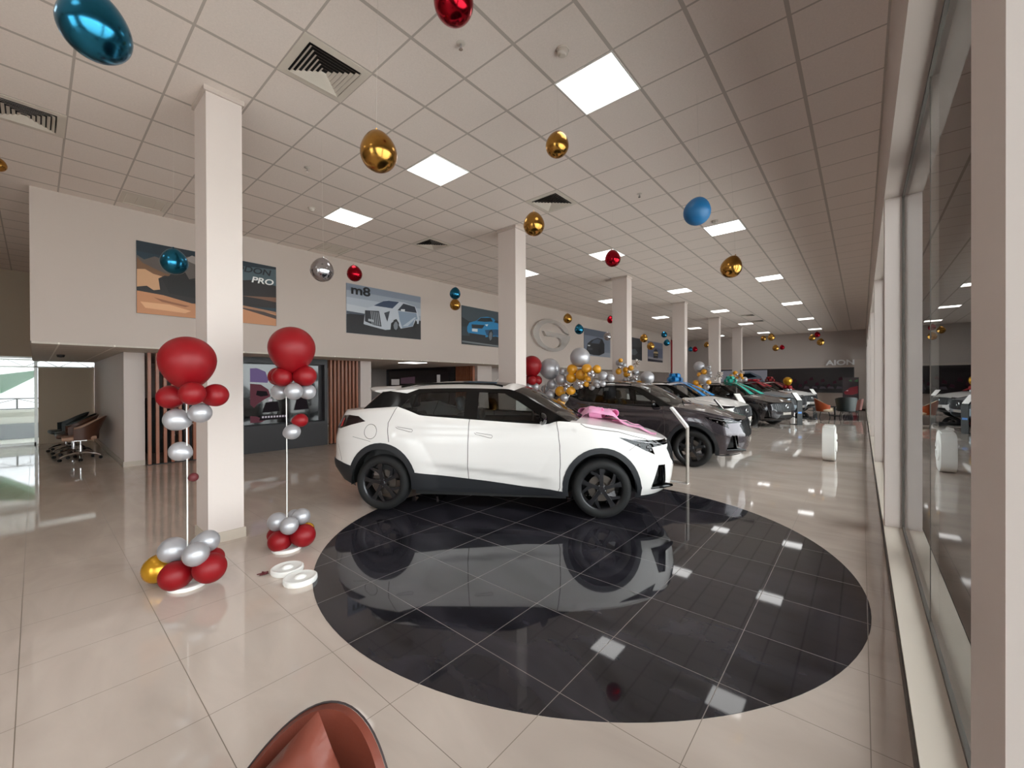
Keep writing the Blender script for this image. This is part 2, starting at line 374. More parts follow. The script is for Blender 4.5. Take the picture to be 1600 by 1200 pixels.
for (x, y, lb) in ((-1.991, 3.022, 'smoke detector beside the nearest window-side light panel'), (-6.947, 3.008, 'smoke detector beside the nearest light panel of the mezzanine row'), (-2.017, 8.013, 'smoke detector beside the second window-side light panel')):
    t = thing('smoke_detector', lb, 'smoke detector', (x, y, CZ))
    MB().lathe([(0, -.012), (.055, -.012), (.058, 0)], 24).build('mount', M_det, t)
    MB().lathe([(0, -.055), (.026, -.053), (.034, -.04), (.047, -.036), (.047, -.012)], 24).build('sensor', M_det, t)
for (x, y, lb) in ((-2.616, 2.394, 'fire sprinkler left of the nearest smoke detector'), (-5.694, 2.409, 'fire sprinkler in the ceiling right of the nearest column'), (-2.614, 6.1, 'fire sprinkler above the matt blue balloon')):
    t = thing('fire_sprinkler', lb, 'sprinkler', (x, y, CZ))
    MB().lathe([(0, -.006), (.035, -.004), (.04, 0)], 20).build('rose', M_det, t)
    MB().tube([(0, 0, 0), (0, 0, -.035)], .009).tube([(-.012, 0, -.02), (-.014, 0, -.04), (0, 0, -.05)], .003, 6).tube([(.012, 0, -.02), (.014, 0, -.04), (0, 0, -.05)], .003, 6).lathe([(0, -.052), (.018, -.052), (.018, -.05), (0, -.05)], 12).build('head', M_chrome, t)
tag(MB().lathe([(0, -.06), (.05, -.05), (.06, -.02), (.06, 0)], 20).build('dome_camera', M_blk, loc=(-12.5, .35, 2.19)), 'small black dome camera under the mezzanine ceiling', 'camera')

# ------------------------------------------------------------------ the car
NE, ME = 4.0, 7.0
AF = [(.2,2.00),(.27,2.10),(.35,2.20),(.45,2.22),(.62,2.24),(.75,2.22),(.85,2.19),(.93,2.13),(1.1,2.05)]
AR = [(.25,2.02),(.33,2.09),(.50,2.21),(.57,2.22),(.64,2.20),(.85,2.20),(1.0,2.17),(1.2,2.08),(1.25,2.07),(1.3,2.05)]
WZ = [(.2,.85),(.3,.88),(.45,.905),(.65,.918),(.85,.92),(.95,.915),(1.05,.90),(1.15,.885),(1.3,.86)]
ZT = [(-2.1,1.215),(-1.808,1.235),(-1.577,1.261),(-1.183,1.287),(-1.039,1.239),(-.887,1.181),(-.436,1.15),(.304,1.103),(.683,1.085),(.795,1.126),(.95,1.118),(1.074,1.105),(1.502,1.04),(1.815,.972),(1.95,.935),(2.05,.91),(2.13,.895)]
def itp(t, x):
    if x <= t[0][0]: return t[0][1]
    for (a, b), (c, e) in zip(t, t[1:]):
        if x <= c: return b+(e-b)*(x-a)/(c-a)
    return t[-1][1]
# table of the plan outline: (s, xi, eta) from the nose (s=0) round the flank to the tail
_tab = []
def _mk():
    pts = []
    e97 = (1-.97**ME)**(1/NE)
    for k in range(120): e = e97*k/120; pts.append(((1-e**NE)**(1/ME), e))
    for k in range(971): x = .97-.002*k; pts.append((x, (1-abs(x)**ME)**(1/NE)))
    for k in range(120): e = e97*(119-k)/120; pts.append((-(1-e**NE)**(1/ME), e))
    s = 0; last = None
    for x, e in pts:
        if last: s += math.hypot((x-last[0])*2.2, (e-last[1])*.92)
        _tab.append((s, x, e)); last = (x, e)
_mk(); SMAX = _tab[-1][0]
import bisect
_ts = [t[0] for t in _tab]
def at_s(s):
    s = max(0, min(SMAX, s)); i = min(max(bisect.bisect(_ts, s), 1), len(_tab)-1); a, b = _tab[i-1], _tab[i]; f = (s-a[0])/(b[0]-a[0])
    return a[1]+f*(b[1]-a[1]), a[2]+f*(b[2]-a[2])
_xs = [-t[1] for t in _tab]
def SX(x, z):
    xi = x/(itp(AF, z) if x > 0 else itp(AR, z)); xi = max(-.99999, min(.99999, xi))
    i = min(max(bisect.bisect(_xs, -xi), 1), len(_tab)-1); a, b = _tab[i-1], _tab[i]; d = b[1]-a[1]
    return (a[0]+(b[0]-a[0])*((xi-a[1])/d if abs(d) > 1e-12 else 0), z)
def SF(y, z):
    eta = min(abs(y)/itp(WZ, z), .9999)
    for a, b in zip(_tab, _tab[1:]):
        if a[2] <= eta <= b[2]: return (a[0]+(b[0]-a[0])*(eta-a[2])/(b[2]-a[2]), z)
    return (0, z)
def SR(y, z): return (SMAX-SF(y, z)[0], z)
def hump(t): return max(0., 1-t*t)
def belt(s, z, off=0.0):
    xi, et = at_s(s); x = xi*(itp(AF, z) if xi > 0 else itp(AR, z)); w = itp(WZ, z)
    zt = itp(ZT, x); t = 1-(zt-z)/.09
    inn = .035*(1-math.sqrt(max(0, 1-min(1, max(0, t))**2)))
    # body side: lower door tucks in below a rising crease, haunches over the wheels
    d = 0
    if -.92 < x < .86:
        zc = .64-.17*(x+.9)/1.7; sm = lambda v: (lambda q: q*q*(3-2*q))(min(1, max(0, v))); k = sm((zc-z)/.08)
        d += .032*k*sm((x+.92)/.5)*sm((.86-x)/.5)
    d += .018*hump((z-.98)/.07)*(1 if -1.2 < x < 1.0 else 0)*.6
    for cx in (1.312, -1.365):
        r = math.hypot(x-cx, z-.34)
        d -= .016*hump((r-.50)/.22) if r > .28 else 0
    y = et*(w-inn)-d*et**3
    y += off*et**6; x += (off*(1-et**6))*(1 if xi > 0 else -1)
    return Vector((x, -y, z))
def bord(x):
    """half width of the body at its top border"""
    z = itp(ZT, x); p = belt(SX(x, z)[0], z); return -p.y
def sub(poly, closed=True, step=.05):
    out = []; n = len(poly)
    for i in range(n if closed else n-1):
        a, b = poly[i], poly[(i+1) % n]; k = max(1, int(math.hypot(b[0]-a[0], b[1]-a[1])/step+.5))
        out += [(a[0]+(b[0]-a[0])*q/k, a[1]+(b[1]-a[1])*q/k) for q in range(k)]
    if not closed: out.append(poly[-1])
    return out
def spl(pts, n=6, closed=False):
    """Catmull-Rom through 2D points"""
    P = list(pts); m = len(P); out = []
    for i in range(m if closed else m-1):
        p0 = P[(i-1) % m] if closed or i > 0 else P[i]; p1 = P[i]; p2 = P[(i+1) % m]; p3 = P[(i+2) % m] if closed or i+2 < m else P[(i+1) % m]
        for k in range(n):
            t = k/n; out.append(tuple(.5*((2*b)+(-a+c)*t+(2*a-5*b+4*c-d)*t*t+(-a+3*b-3*c+d)*t**3) for a, b, c, d in zip(p0, p1, p2, p3)))
    if not closed: out.append(tuple(P[-1]))
    return out
def strip(pts, w):
    L = []; R = []; n = len(pts)
    for i in range(n):
        a, b = pts[max(i-1, 0)], pts[min(i+1, n-1)]; dx, dy = b[0]-a[0], b[1]-a[1]; l = math.hypot(dx, dy) or 1
        L.append((pts[i][0]-dy/l*w, pts[i][1]+dx/l*w)); R.append((pts[i][0]+dy/l*w, pts[i][1]-dx/l*w))
    return L+R[::-1]
def inside(p, poly):
    x, y = p; c = False; j = len(poly)-1
    for i in range(len(poly)):
        xi, yi = poly[i]; xj, yj = poly[j]
        if (yi > y) != (yj > y) and x < (xj-xi)*(y-yi)/(yj-yi)+xi: c = not c
        j = i
    return c
def chart(domain, holes, regions, fn, hx=.06, fine=None):
    """constrained triangulation of a developed surface, sorted into named regions.
    returns {name: (verts, faces, normals)}"""
    verts = []; edges = []; polys = [domain]+holes+[r[1] for r in regions]
    keys = {}
    def vid(p):
        k = (round(p[0], 4), round(p[1], 4))
        if k not in keys: keys[k] = len(verts); verts.append(Vector((p[0], p[1])))
        return keys[k]
    for pl in polys:
        ids = [vid(p) for p in pl]
        for a, b in zip(ids, ids[1:]+ids[:1]):
            if a != b: edges.append((a, b))
    cell = {}
    for v in verts: cell.setdefault((int(v.x/hx), int(v.y/hx)), []).append(v)
    x0 = min(p[0] for p in domain); x1 = max(p[0] for p in domain); y0 = min(p[1] for p in domain); y1 = max(p[1] for p in domain)
    ny = int((y1-y0)/(hx*.866))+1
    for j in range(ny+1):
        for i in range(int((x1-x0)/hx)+2):
            p = (x0+i*hx+(hx/2 if j % 2 else 0), y0+j*hx*.866); ci = (int(p[0]/hx), int(p[1]/hx)); ok = True
            for a in (-1, 0, 1):
                for b in (-1, 0, 1):
                    for v in cell.get((ci[0]+a, ci[1]+b), ()):
                        if (v.x-p[0])**2+(v.y-p[1])**2 < (hx*.45)**2: ok = False; break
            if ok and inside(p, domain): verts.append(Vector(p))
    r = geometry.delaunay_2d_cdt(verts, edges, [], 0, 1e-5, False)
    V, F = r[0], r[2]; P3 = [fn(v.x, v.y) for v in V]; e = 9e-3
    out = {}
    NM = [None]*len(V)
    def nrm(i):
        if NM[i] is None:
            v = V[i]; a = fn(v.x+e, v.y)-fn(v.x-e, v.y); b = fn(v.x, v.y+e)-fn(v.x, v.y-e); n = a.cross(b)
            NM[i] = n.normalized() if n.length > 1e-12 else Vector((0, 0, 1))
        return NM[i]
    for f in F:
        c = (sum(V[i].x for i in f)/len(f), sum(V[i].y for i in f)/len(f))
        if not inside(c, domain) or any(inside(c, h) for h in holes): continue
        name = regions[0][0] if False else None
        for nm, pl in regions:
            if inside(c, pl): name = nm
        out.setdefault(name or 'base', []).append(f)
    res = {}
    for nm, fs in out.items():
        mp = {}; vs = []; ns = []; ff = []
        for f in fs:
            g = []
            for i in f:
                if i not in mp: mp[i] = len(vs); vs.append(P3[i].copy()); ns.append(nrm(i).copy())
                g.append(mp[i])
            ff.append(g)
        res[nm] = (vs, ff, ns)
    return res
def surf_obj(name, pieces, mats, parent, mirror=False, both=False, off=0.0, outward=None):
    """pieces: list of (verts, faces, normals, mat_index). Uses the analytic normals so neighbouring parts shade as one skin."""
    V = []; F = []; N = []; MI = []; seam = {}
    for vs, fs, ns, mi in pieces:
        for sgn in ((1, -1) if both else ((-1,) if mirror else (1,))):
            b = len(V)
            # make normals point away from the car's middle
            for v, n in zip(vs, ns):
                c = Vector((v.x*.6, 0, .55)) if outward is None else outward
                if n.dot(v-c) < 0: n = -n
                p = v+n*off; V.append((p.x, p.y*sgn, p.z)); N.append((n.x, n.y*sgn, n.z))
            for f in fs:
                a, bb, c3 = (Vector(V[b+i]) for i in f[:3]); fn_ = (bb-a).cross(c3-a); m = Vector(N[b+f[0]])
                F.append([b+i for i in (f if fn_.dot(m) > 0 else f[::-1])]); MI.append(mi)
    # weld coincident points so that one part is one connected skin
    mp = []; V2 = []; N2 = []
    for v, n in zip(V, N):
        k = (round(v[0], 4), round(v[1]+0.0, 4), round(v[2], 4)); k = (k[0], abs(k[1]) if abs(k[1]) < 1e-3 else k[1], k[2])
        if k not in seam: seam[k] = len(V2); V2.append(v); N2.append(Vector(n))
        else: N2[seam[k]] += Vector(n)
        mp.append(seam[k])
    F2 = []; MI2 = []
    for f, q in zip(F, MI):
        g = [mp[i] for i in f]
        if len(set(g)) == len(g): F2.append(g); MI2.append(q)
    V, F, MI, N = V2, F2, MI2, [tuple(n.normalized()) if n.length > 0 else (0, 0, 1) for n in N2]
    me = bpy.data.meshes.new(name); me.from_pydata(V, [], F)
    for m in (mats if isinstance(mats, (list, tuple)) else [mats]): me.materials.append(m)
    me.polygons.foreach_set('material_index', MI); me.polygons.foreach_set('use_smooth', [True]*len(F))
    me.normals_split_custom_set_from_vertices(N)
    o = bpy.data.objects.new(name, me); COL.objects.link(o); o.parent = parent; return o

def car_wheel(parent, x, y, side):
    R = .343; w = .225
    m = MB(); m.lathe([(.245, -w/2+.012), (.262, -w/2), (.300, -w/2-.004), (.330, -w/2+.018), (R, -w/2+.05), (R, w/2-.05), (.330, w/2-.018), (.300, w/2+.004), (.262, w/2), (.245, w/2-.012)], 56, axis='y')
    t = m.build('wheel', M_tire, parent, ang=50); t.location = (x, y, R); t.rotation_euler = (0, .35*side+x, 0 if side < 0 else PI)
    m = MB()
    m.lathe([(.245, w/2-.012), (.225, w/2-.03), (.222, 0), (.225, -w/2+.04), (.238, -w/2+.016), (.250, -w/2+.010), (.250, -w/2+.02), (.236, -w/2+.03)], 56, axis='y')
    yo = -w/2+.022
    for k in range(5):
        a = 2*PI*k/5
        def T(r, an): return (r*math.cos(a+an), r*math.sin(a+an))
        main = [T(.035, -.6), T(.09, -.22), T(.16, -.12), T(.240, -.16), T(.242, .12), T(.17, .13), T(.10, .22), T(.035, .7)]
        m.prism(main, yo, yo+.03, 0, 'y')
        twist = [T(.10, .20), T(.155, .40), T(.225, .62), T(.240, .52), T(.20, .36), T(.165, .14)]
        m.prism(twist, yo+.004, yo+.026, 0, 'y')
        m.prism([T(.238, .12), T(.243, .12), T(.243, .52), T(.238, .52)], yo-.001, yo+.02, 1, 'y')
        m.prism([T(.100, .235), T(.165, .145), T(.172, .15), T(.106, .25)], yo-.002, yo+.02, 1, 'y')
    m.lathe([(0, yo-.006), (.03, yo-.006), (.036, yo), (.055, yo+.002), (.06, yo+.02)], 24, axis='y')
    for k in range(5):
        a = 2*PI*k/5+.6; m.lathe([(0, yo-.004), (.008, yo-.004), (.008, yo+.01)], 8, 1, c=(.046*math.cos(a), 0, .046*math.sin(a)), axis='y')
    m.build('rim', [M_rim, M_rims], t, ang=35)
    m = MB(); m.lathe([(.05, -.03), (.155, -.03), (.155, -.008), (.05, -.008)], 40, axis='y').lathe([(.0, -.05), (.06, -.05), (.075, -.03), (.075, 0)], 24, axis='y')
    m.build('brake_disc', M_disc, t, ang=35)
    m = MB(); sg = 1
    m.prism([(.09, .02), (.15, .03), (.165, .09), (.10, .11)], -.06, .02, 0, 'y'); m.build('brake_caliper', M_rims, t, ang=35)

def make_car(label, paint, roofm, group):
    root = thing('car', label, 'car', (0, 0, 0), 0, group)
    # ---- side, nose and tail skin, developed as (s, z)
    cf, cr = (1.312, .34), (-1.365, .34)
    def arch(c, a, b, z0, n=22):
        pts = []
        a0 = math.asin(max(-1, min(1, (z0-c[1])/b)))
        for k in range(n+1):
            an = a0+(PI-2*a0)*k/n; pts.append((c[0]+a*math.cos(an), c[1]+b*math.sin(an)))
        return pts      # from +x side to -x side
    inF, inR = arch(cf, .388, .425, .25), arch(cr, .388, .430, .28)
    bottom = [SF(0, .27), SF(.5, .26), SX(1.95, .25)]+[SX(1.80, .24)]+[SX(x, z) for x, z in inF]+[SX(.6, .24), SX(-.5, .25)]+[SX(x, z) for x, z in inR]+[SX(-1.80, .30), SX(-1.90, .33), SR(.5, .36), SR(0, .36)]
    top = []
    n = 90
    for k in range(n+1):
        s = SMAX*(1-k/n); z = 1.0
        for _ in range(12):
            xi, et = at_s(s); x = xi*(itp(AF, z) if xi > 0 else itp(AR, z)); z = itp(ZT, x)
        top.append((s, z))
    domain = sub(bottom, False, .06)+top
    big = lambda pts: sub(pts, True, .05)
    X = lambda *p: [SX(a, b) for a, b in p]
    oF, oR = arch(cf, .452, .490, .25), arch(cr, .458, .505, .28)
    rg = []
    rdoor = X((-1.183,1.30),(-1.281,1.089),(-1.256,.858),(-1.10,.80),(-.93,.62),(-.87,.455),(-.266,.415),(-.266,.7),(-.255,1.17))
    fdoor = X((-.255,1.17),(-.266,.7),(-.266,.415),(.3,.36),(.81,.31),(.832,.55),(.838,.78),(.80,1.13))
    rg.append(('rear_door', big(rdoor))); rg.append(('front_door', big(fdoor)))
    # plastic cladding
    rg.append(('cladding', big(X((-.95,.49),(-.44,.438),(0,.395),(.40,.345),(.718,.324),(.95,.29),(.95,.2),(-.95,.2)))))
    for o_, i_ in ((oF, arch(cf, .36, .40, .20)), (oR, arch(cr, .36, .40, .2))):
        rg.append(('cladding', sub([SX(*q) for q in o_]+[SX(*q) for q in i_[::-1]], True, .05)))
    rg.append(('cladding', big(X((-1.79,.545),(-1.95,.585),(-2.08,.60))+[SR(.5,.60), SR(0,.60), SR(0,.3), SR(.5,.3)]+X((-1.9,.30),(-1.74,.25)))))
    rg.append(('cladding', big([SF(0,.30), SF(.55,.29)]+X((1.95,.275),(1.71,.262),(1.71,.2),(1.95,.2))+[SF(0,.2)])))
    # nose
    rg.append(('grille', big([SF(0,.905), SF(.60,.885), SF(.70,.80), SF(.66,.68), SF(.52,.58), SF(0,.555)])))
    rg.append(('intake', big([SF(0,.45), SF(.40,.45), SF(.47,.31), SF(0,.30)])))
    rg.append(('fog_recess', big([SX(1.965,.625), SF(.755,.625), SF(.70,.39), SF(.56,.345), SX(1.90,.345), SX(1.885,.38)])))
    hl = [SX(1.50,.952), SX(1.644,.878), SX(1.80,.80), SX(1.925,.745), SX(1.89,.83), SF(.76,.845), SF(.60,.855), SF(.60,.905), SX(1.98,.905), SX(1.834,.915), SX(1.66,.925)]
    rg.append(('headlight', big(hl)))
    # tail
    rg.append(('tail_light', big([SR(0,1.135), SR(.55,1.15), SX(-1.85,1.175), SX(-1.70,1.165), SX(-1.592,1.105), SX(-1.80,1.055), SX(-1.98,1.0), SR(.60,1.0), SR(0,1.06)])))
    rg.append(('tail_red', big([SX(-1.97,1.12), SX(-1.93,1.14), SX(-1.95,1.03), SX(-2.0,1.02)])))
    # gaps, drawn as narrow dark grooves
    gp = []
    G = lambda pts, w=.004: gp.append(strip(sub(pts, False, .04), w))
    G(X((-1.183,1.285),(-1.235,1.18),(-1.281,1.089),(-1.27,.95),(-1.256,.858)))
    G(X((-.255,1.14),(-.262,.9),(-.266,.7),(-.266,.42)))
    G(X((.795,1.12),(.815,1.0),(.832,.80),(.832,.55),(.815,.31)))
    G(X((1.074,1.10),(1.13,1.065),(1.22,1.045),(1.35,1.03),(1.508,1.01),(1.66,.965),(1.834,.922)))
    G(X((-1.76,.91),(-1.62,.885),(-1.50,.86)), .002); G(X((-2.02,.80),(-1.96,.66),(-1.94,.60)), .003)
    G(X((1.62,.80),(1.70,.86)), .002)
    fd = [(-1.508+.085*math.cos(a*PI/9), .98+.09*math.sin(a*PI/9)) for a in range(19)]
    G(X(*fd), .003)
    for pts in (((-1.18,1.040),(-1.16,1.022),(-1.0,.983),(-.972,.982),(-.962,.998),(-.972,1.014),(-1.16,1.042)), ((-.19,.982),(-.17,.964),(-.01,.926),(.022,.922),(.034,.940),(.026,.956),(-.17,.984))):
        G(X(*pts), .0025)
    for q in gp: rg.append(('gap', q))
    ch = chart(domain, [], rg, lambda s, z: belt(s, z), .048)
    P_ = lambda nm, mi=0: (*ch[nm], mi)
    M_p = paint
    surf_obj('body_shell', [P_('base'), P_('gap', 1)], [M_p, M_gap], root, both=True)
    for side in (False, True):
        surf_obj('front_door', [P_('front_door')], M_p, root, mirror=side); surf_obj('rear_door', [P_('rear_door')], M_p, root, mirror=side)
    surf_obj('cladding', [P_('cladding')], M_clad, root, both=True, off=.008)
    g = surf_obj('grille', [P_('grille'), P_('intake')], M_grille, root, both=True, off=-.012)
    # bars of the grille
    m = MB()
    for k in range(-7, 8):
        for z0, z1, y0 in ((.60, .87, k*.085),):
            pts = []
            for q in range(7):
                z = z0+(z1-z0)*q/6; y = y0+(.0 if k == 0 else (.02*(1 if k > 0 else -1))*(z-z0)/.27)
                v = belt(SF(abs(y), z)[0], z); pts.append((v.x-.002, y, z))
            m.tube(pts, .006, 5)
    m.build('grille_bars', M_rim, g)
    for sgn in (1, -1):
        vs = surf_obj('fog_recess', [P_('fog_recess')], M_gblk, root, mirror=(sgn < 0), off=-.03)
        m = MB(); f1 = [belt(SF(.76, .60)[0]+.03, .60, -.01), belt(SF(.72, .40)[0]+.02, .40, .0), belt(SF(.60, .355)[0], .355, .035)]
        m.tube([(p.x, p.y*sgn, p.z) for p in f1], [.012, .018, .014], 8)
        m.tube([(p.x, p.y*sgn, p.z) for p in (belt(SX(1.88, .35)[0], .355, .0), belt(SF(.72, .36)[0], .36, .01), belt(SF(.58, .345)[0], .345, .04))], [.012, .022, .016], 8)
        m.build('fog_lamp_fin', M_gblk, vs)
        h = surf_obj('headlight', [P_('headlight')], M_gblk, root, mirror=(sgn < 0), off=-.012)
        surf_obj('lens', [P_('headlight')], M_lamp, h, mirror=(sgn < 0), off=.001)
        m = MB(); q = [belt(SX(1.60, .93)[0], .925, .0), belt(SX(1.80, .89)[0], .888, .0), belt(SX(1.95, .87)[0], .868, 0), belt(SF(.62, .872)[0], .872, 0)]
        m.tube([(p.x, p.y*sgn, p.z) for p in q], .008, 6, 0)
        for (xx, zz) in ((1.74, .86), (1.84, .835), (1.87, .80)):
            p = belt(SX(xx, zz)[0], zz, -.004); m.tube([(p.x-.012, p.y*sgn, p.z), (p.x+.012, p.y*sgn, p.z)], .019, 10)
        m.build('lamp_unit', M_rims, h)
        tl = surf_obj('tail_light', [P_('tail_light'), P_('tail_red', 1)], [M_tail, M_tailred], root, mirror=(sgn < 0), off=.004)
    # badge: a flat oval emblem with an inner bar, on the nose
    v = belt(0, .755); m = MB(); n = 24
    oval = [(.085*math.cos(2*PI*k/n), .755+.062*math.sin(2*PI*k/n)) for k in range(n+1)]
    m.tube([(v.x+.004, a, b) for a, b in oval[1:-2]], .009, 6)
    m.tube([(v.x+.006, -.045, .765), (v.x+.006, .0, .758), (v.x+.006, .05, .752), (v.x+.006, .055, .735), (v.x+.006, .02, .718)], .009, 6)
    m.build('badge', M_chrome, root)
    m = MB(); m.box((v.x-.03, -.26, .455), (v.x+.012, .26, .555), 0, .008); m.build('number_plate', M_standg, root)
    # ---- greenhouse sides, roof and screens
    def gy(x, z): return bord(max(-1.70, min(.95, x)))-.004-(z-itp(ZT, x))*.42
    rail = spl([(.95,1.12),(.62,1.305),(.27,1.485),(-.02,1.508),(-.45,1.515),(-.9,1.508),(-1.2,1.49),(-1.42,1.47)], 5)
    rearl = [(-1.42,1.47),(-1.52,1.38),(-1.66,1.252)]
    low = [(x, itp(ZT, x)) for x in [-1.66,-1.577,-1.4,-1.183,-1.1,-1.039,-.96,-.887,-.7,-.436,0,.304,.6,.683,.74,.795,.88,.95]]
    dom = sub(rail, False, .08)[:-1]+sub(rearl, False, .06)[:-1]+low[:-1]
    wf = [(-.165,1.462),(.165,1.447),(.33,1.36),(.50,1.255),(.60,1.19),(.61,1.125),(.40,1.122),(-.17,1.150)]
    wr = [(-.945,1.445),(-.80,1.46),(-.33,1.466),(-.335,1.168),(-.86,1.20),(-.99,1.245)]
    wq = [(-1.02,1.43),(-.975,1.435),(-1.015,1.255),(-1.14,1.285)]
    regs = [('side_window', big(wf)), ('rear_side_window', big(wr)), ('quarter_window', big(wq)), ('roof_edge', big([(-.88,1.53),(-1.09,1.452),(-1.30,1.478),(-1.50,1.52),(-1.3,1.53)]))]
    gc = chart(dom, [], regs, lambda x, z: Vector((x, -gy(x, z), z)), .09)
    Q = lambda nm, mi=0: (*gc[nm], mi)
    surf_obj('pillar_trim', [Q('base')], M_gblk, root, both=True)
    for side in (False, True):
        for nm in ('side_window', 'rear_side_window', 'quarter_window'):
            surf_obj(nm, [Q(nm)], M_carglass, root, mirror=side, off=-.006)
    for sgn in (1, -1):
        m = MB(); m.tube([(x, -gy(x, z)*sgn, z) for x, z in wf[1:6]], .006, 5)
        m.tube([(x, -(gy(x, z)+.003)*sgn, z) for x, z in sub([(-.95, 1.215), (-.86, 1.188), (-.436, 1.158), (.304, 1.112), (.62, 1.10)], False, .2)], .005, 5)
        m.build('window_seal', M_gblk, root)
    # top chart as a grid
    def station(x, z, bow, crown): return (x, z, gy(x, z), bow, crown)
    def hoodz(x, y):
        b = bord(min(x, 2.12)); u = min(1, abs(y)/max(b, .05)); c = .055*min(1, (2.16-x)/.55) if x > 0 else .02
        c = max(0, c); zz = itp(ZT, x)
        return zz+c*(1-u**2.2)
    def toprow(u, st):
        x, z, ye, bow, cr = st; return Vector((x+bow*(1-u*u), u*ye, z+cr*(1-abs(u)**2.4)))
    US = [-1+.05*k for k in range(41)]
    base_bow = .13
    ws = []
    for k in range(15):
        t = k/14; i = t*10; a = rail[min(int(i), 9)]; b = rail[min(int(i)+1, 10)]; f = i-int(i) if i < 10 else 1
        x, z = a[0]+(b[0]-a[0])*f, a[1]+(b[1]-a[1])*f
        c0 = hoodz(.95+base_bow, 0)-1.12
        ws.append(station(x, z, base_bow+(.10-base_bow)*t, c0*(1-t)+.045*t+.012*math.sin(PI*t)))
    rf = []
    rr = rail[10:]
    for k, (x, z) in enumerate(rr):
        t = k/(len(rr)-1); rf.append(station(x, z, .10-.24*t, .045+.05*math.sin(PI*min(1, t*1.25)) if t < .8 else .045+.05*math.sin(PI)*0+.0))
    rg_ = []
    for k in range(7):
        t = k/6; i = t*2; a = rearl[min(int(i), 1)]; b = rearl[min(int(i)+1, 2)]; f = i-int(i) if i < 2 else 1
        rg_.append(station(a[0]+(b[0]-a[0])*f, a[1]+(b[1]-a[1])*f, -.16-.02*t, .04-.02*t))
    def gridpart(name, sts, sel, mats, off=0.0, parent=root):
        V = [toprow(u, s) for s in sts for u in US]; n = len(US); Nn = []
        for i in range(len(sts)):
            for j in range(n):
                a = V[min(i+1, len(sts)-1)*n+j]-V[max(i-1, 0)*n+j]; b = V[i*n+min(j+1, n-1)]-V[i*n+max(j-1, 0)]
                q = a.cross(b).normalized(); Nn.append(q)
        fs = [((i*n+j), (i*n+j+1), ((i+1)*n+j+1), ((i+1)*n+j)) for i in range(len(sts)-1) for j in range(n-1) if sel(i, (US[j]+US[j+1])/2)]
        used = sorted({k for f in fs for k in f}); mp = {k: q for q, k in enumerate(used)}
        return surf_obj(name, [([V[k] for k in used], [[mp[k] for k in f] for f in fs], [Nn[k] for k in used], 0)], mats, parent, off=off, outward=Vector((-.2, 0, .8)))
    gridpart('windshield', ws, lambda i, u: abs(u) < .95 and i < 13, M_carglass)
    gridpart('windshield_frame', ws, lambda i, u: not (abs(u) < .95 and i < 13), M_gblk)
    gridpart('roof', rf, lambda i, u: abs(u) > .76 or i < 3 or i > len(rf)-8, roofm)
    gridpart('glass_roof', rf, lambda i, u: not (abs(u) > .76 or i < 3 or i > len(rf)-8), M_gblk)
    gridpart('rear_window', rg_, lambda i, u: abs(u) < .9, M_carglass_b)
    gridpart('rear_window_frame', rg_, lambda i, u: abs(u) >= .9, M_gblk)
    for side in (False, True): surf_obj('roof_edge', [Q('roof_edge')], roofm, root, mirror=side, off=.003)
    # spoiler
    m = MB(); n = 13; rows_ = []
    for k in range(n):
        u = -1+2*k/(n-1); ye = .66; y = u*ye; xb = -1.56-.24*(1-u*u)**.6; xf = -1.26; zt = 1.495+.045*(1-abs(u)**2.4)
        rows_.append([(xf, y, zt+.008), (-1.42-.05*(1-u*u), y, zt+.004), (xb, y, zt-.008), (xb+.01, y, zt-.026), (-1.42, y, zt-.05)])
    vs = [p for r in rows_ for p in r]; fs = [(k*5+a, (k+1)*5+a, (k+1)*5+a+1, k*5+a+1) for k in range(n-1) for a in range(4)]
    fs += [(0,1,2,3,4), tuple((n-1)*5+a for a in (4,3,2,1,0))]
    m.add(vs, fs); m.build('spoiler', roofm, root)
    for sgn in (1, -1):
        m = MB(); m.tube([(x, -(gy(x, 1.50)-.075)*sgn, z+.062) for x, z in ((.12, 1.475), (0, 1.50), (-.5, 1.515), (-1.0, 1.505), (-1.2, 1.47))], .012, 8); m.build('roof_rail', M_standg if False else M_gblk, root)
    # hood and rear deck, developed in plan
    ob = [(x, bord(x)-.001) for x in [.95+.04*k for k in range(27)]+[2.02,2.05,2.08,2.10,2.115]]
    tipx = itp(AF, .895)
    nose = []
    for k in range(1, 12):
        y = ob[-1][1]*(1-k/12); v = belt(SF(y, .9)[0], .9); nose.append((v.x-.002, y))
    half = ob+nose
    cow = [(.95+base_bow*(1-u*u), u*gy(.95, 1.12)) for u in [1-.1*k for k in range(21)]]
    domh = half+[(nose[-1][0], 0)]+[(x, -y) for x, y in half[::-1]]+cow[::-1][1:-1]
    def hz(x, y): return Vector((x, y, hoodz(x, y)))
    cb = [(x+.055, y) for x, y in cow if abs(y) < .80]
    cowl = sub([(x-.02, y) for x, y in cow if abs(y) < .80]+cb[::-1], True, .08)
    crease = [strip(sub([(1.10, s*.50), (1.6, s*.46), (2.0, s*.40)], False, .1), .003) for s in (1, -1)]
    hc = chart(sub(domh, True, .08), [], [('cowl', cowl)], hz, .08)
    surf_obj('hood', [(*hc['base'], 0)], M_p, root, outward=Vector((1.4, 0, 0)))
    surf_obj('cowl_grille', [(*hc['cowl'], 0)], M_gblk, root, off=.001, outward=Vector((1.4, 0, 0)))
    m = MB()
    m.tube([(1.12, -.5, hoodz(1.10, .5)+.02), (1.0, .02, hoodz(1.02, 0)+.045)], .008, 6).tube([(1.15, .10, hoodz(1.12, .1)+.02), (1.04, .55, hoodz(1.03, .55)+.04)], .008, 6)
    m.build('wiper', M_blk, root)
